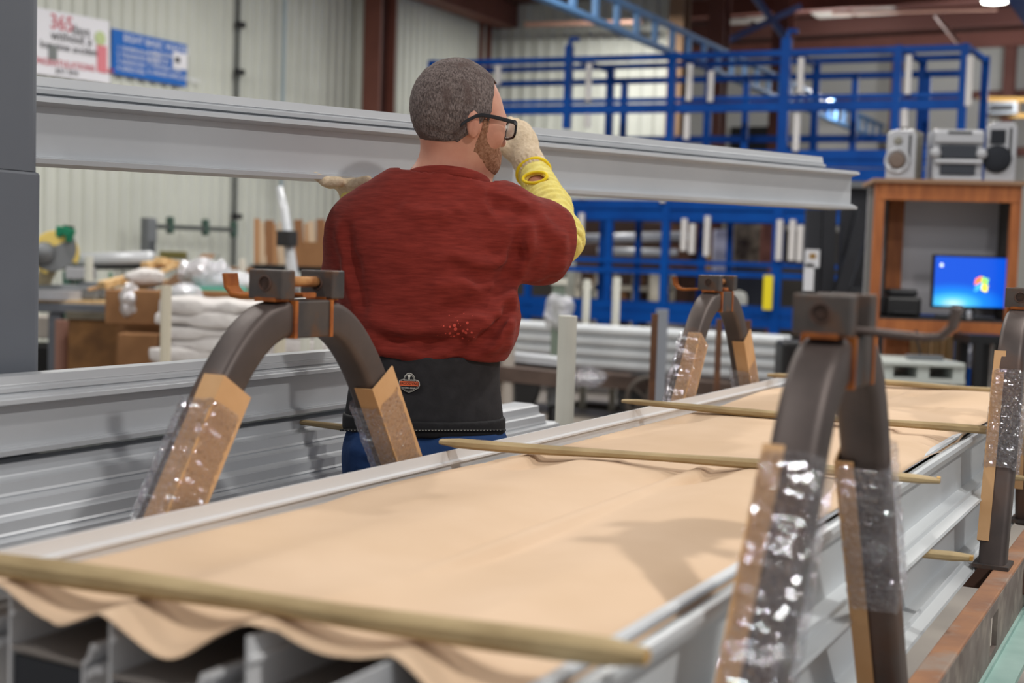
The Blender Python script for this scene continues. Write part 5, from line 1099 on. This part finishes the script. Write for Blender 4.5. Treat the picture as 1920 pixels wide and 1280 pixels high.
# ---- right forearm sleeve
ax_s=nrm(RW-RE); side=nrm(np.cross(ax_s,YX))
E0=m(1058,478,.20); s0=[cap(m(1000,448,.10),RE+V3((.0,.0,0)),.048,.050),(cap(RE,RE+(RW-RE)*.45+V3((.006,0,0)),.050,.047),.03),(cap(RE+(RW-RE)*.45+V3((.006,0,0)),RW,.047,.038),.02)]
sb=union(s0,.02)
hm=march(sb,1003,333); hm=hm or (RW+V3((0,-.04,0)),V3((0,-1.,0)))
hc,hn=hm; ea=nrm(np.cross(hn,Z)); eb=np.cross(hn,ea); ea2=nrm(ea*.94+eb*.0+Z*.14*(1 if ea[0]>0 else -1)); 
def ysl(X):
    h=(X-RE)@ax_s; d=sb(X)+.0030*np.sin(h*300+1.5*vnoise(X,14,3))*np.clip(.55+vnoise(X,10,8),.15,1)+.003*vnoise(X,22,4)
    d=np.maximum(d,-(d+.008)); top=(X-RW)@ax_s-.006; d=np.maximum(d,top); d=np.maximum(d,(m(1005,455,.12)-X)@nrm((1,.4,0)))
    q=X-hc; e1=q@ea; e2=q@eb; hole=np.sqrt((e1/.029)**2+(e2/.0155)**2)-1; d=np.maximum(d,np.where(np.abs(q@hn)<.02,-hole*.012,-1.))
    return d
sdf_obj('knit_sleeve',ysl,RE-V3((.14,.17,.09)),RW+V3((.14,.08,.05)),.0038,YEL,man,1)
MB().tube([hc+ea*.033*math.cos(t)+eb*.0185*math.sin(t)+hn*.0005 for t in [k*2*math.pi/32 for k in range(33)]],.0038,8,cap=False).build('sleeve_ring',YEL2,man,smooth=True)
MB().tube([RW+ax_s*.004+side*.041*math.cos(t)+np.cross(ax_s,side)*.041*math.sin(t) for t in [k*2*math.pi/32 for k in range(33)]],.0045,8,cap=False).build('sleeve_hem',YEL2,man,smooth=True)
# ---- right glove: cuff, palm, curled fingers, thumb
G0=at(991,303,3.195); G1=at(967,262,3.24); K=[at(940,250,3.25),at(948,240,3.265),at(962,235,3.28),at(977,238,3.29)]
gv=[cap(RW+ax_s*.0,G0,.037,.035),(cap(G0,at(979,280,3.22),.036,.038),.015),(ell(G1,(.042,.036,.046)),.03),(cap(at(984,275,3.23),at(976,248,3.26),.030,.028),.02)]
hd_=nrm(at(930,225,3.3)-G1)
for i,k_ in enumerate(K):
    lean=V3((.0,.032,.008)); k2=k_+lean*1.0+V3((-.004*i,0,.004)); k3=k2+V3((-.004,.012,-.030)); 
    gv+=[(cap(G1+(k_-G1)*.3,k_,.016,.0135),.012),(cap(k_,k2,.0135,.012),.006),(cap(k2,k3,.012,.010),.004)]
th=[at(955,285,3.21),at(936,272,3.2),at(928,254,3.22)]
gv+=[(cap(th[0],th[1],.016,.014),.014),(cap(th[1],th[2],.014,.011),.008)]
gb=union(gv,.012)
def glove(X):
    h=(X-RW)@nrm(G0-RW); cuff=np.clip(1-(h-.030)/.012,0,1)
    an_=np.arctan2((X-RW)@np.cross(ax_s,side),(X-RW)@side)
    return gb(X)+.0016*np.cos(an_*26)*cuff+.0012*vnoise(X,70,9)
sdf_obj('work_glove',glove,at(1000,330,3.2)-V3((.14,.14,.05)),at(1000,230,3.2)+V3((.08,.22,.05)),.0034,KNIT,man,1)
MB().tube([G0*.45+RW*.55+side*.0375*math.cos(t)+np.cross(ax_s,side)*.0375*math.sin(t) for t in [k*2*math.pi/32 for k in range(33)]],.003,6,cap=False).build('glove_hem',mat('white_hem',srgb(236,232,228),.8),man,smooth=True)
# ---- left glove under the beam
Lw=LW_+Z*.006; gl2=[cap(Lw+V3((0,0,-.05)),Lw+V3((-.005,.01,-.02)),.034,.034),(ell(Lw+V3((-.012,.01,-.002)),(.040,.042,.016)),.015)]
for i in range(4):
    y=Lw[1]-.035+.024*i; a0=V3((Lw[0]-.035,y,Lw[2]+.004)); a1=a0+V3((-.030,0,.000)); a2=a1+V3((-.022,-.002,.012)); gl2+=[(cap(a0,a1,.0125,.0118),.008),(cap(a1,a2,.0118,.0095),.004)]
gl2+=[(cap(Lw+V3((.0,-.03,0)),Lw+V3((.03,-.045,.008)),.014,.012),.01)]
gg=union(gl2,.01); sdf_obj('work_glove',lambda X:gg(X)+.001*vnoise(X,70,19),Lw-V3((.15,.1,.1)),Lw+V3((.1,.1,.06)),.0036,KNIT,man,1)
# left fore-arm sleeve
lf=cap(LE,Lw+V3((0,0,-.045)),.050,.040); 
def ysl2(X):
    d=lf(X)+.003*np.sin(((X-LE)@nrm(Lw-LE))*260); return np.maximum(d,-(d+.008))
sdf_obj('knit_sleeve',ysl2,np.minimum(LE,Lw)-.08,np.maximum(LE,Lw)+.08,.005,YEL,man,1)
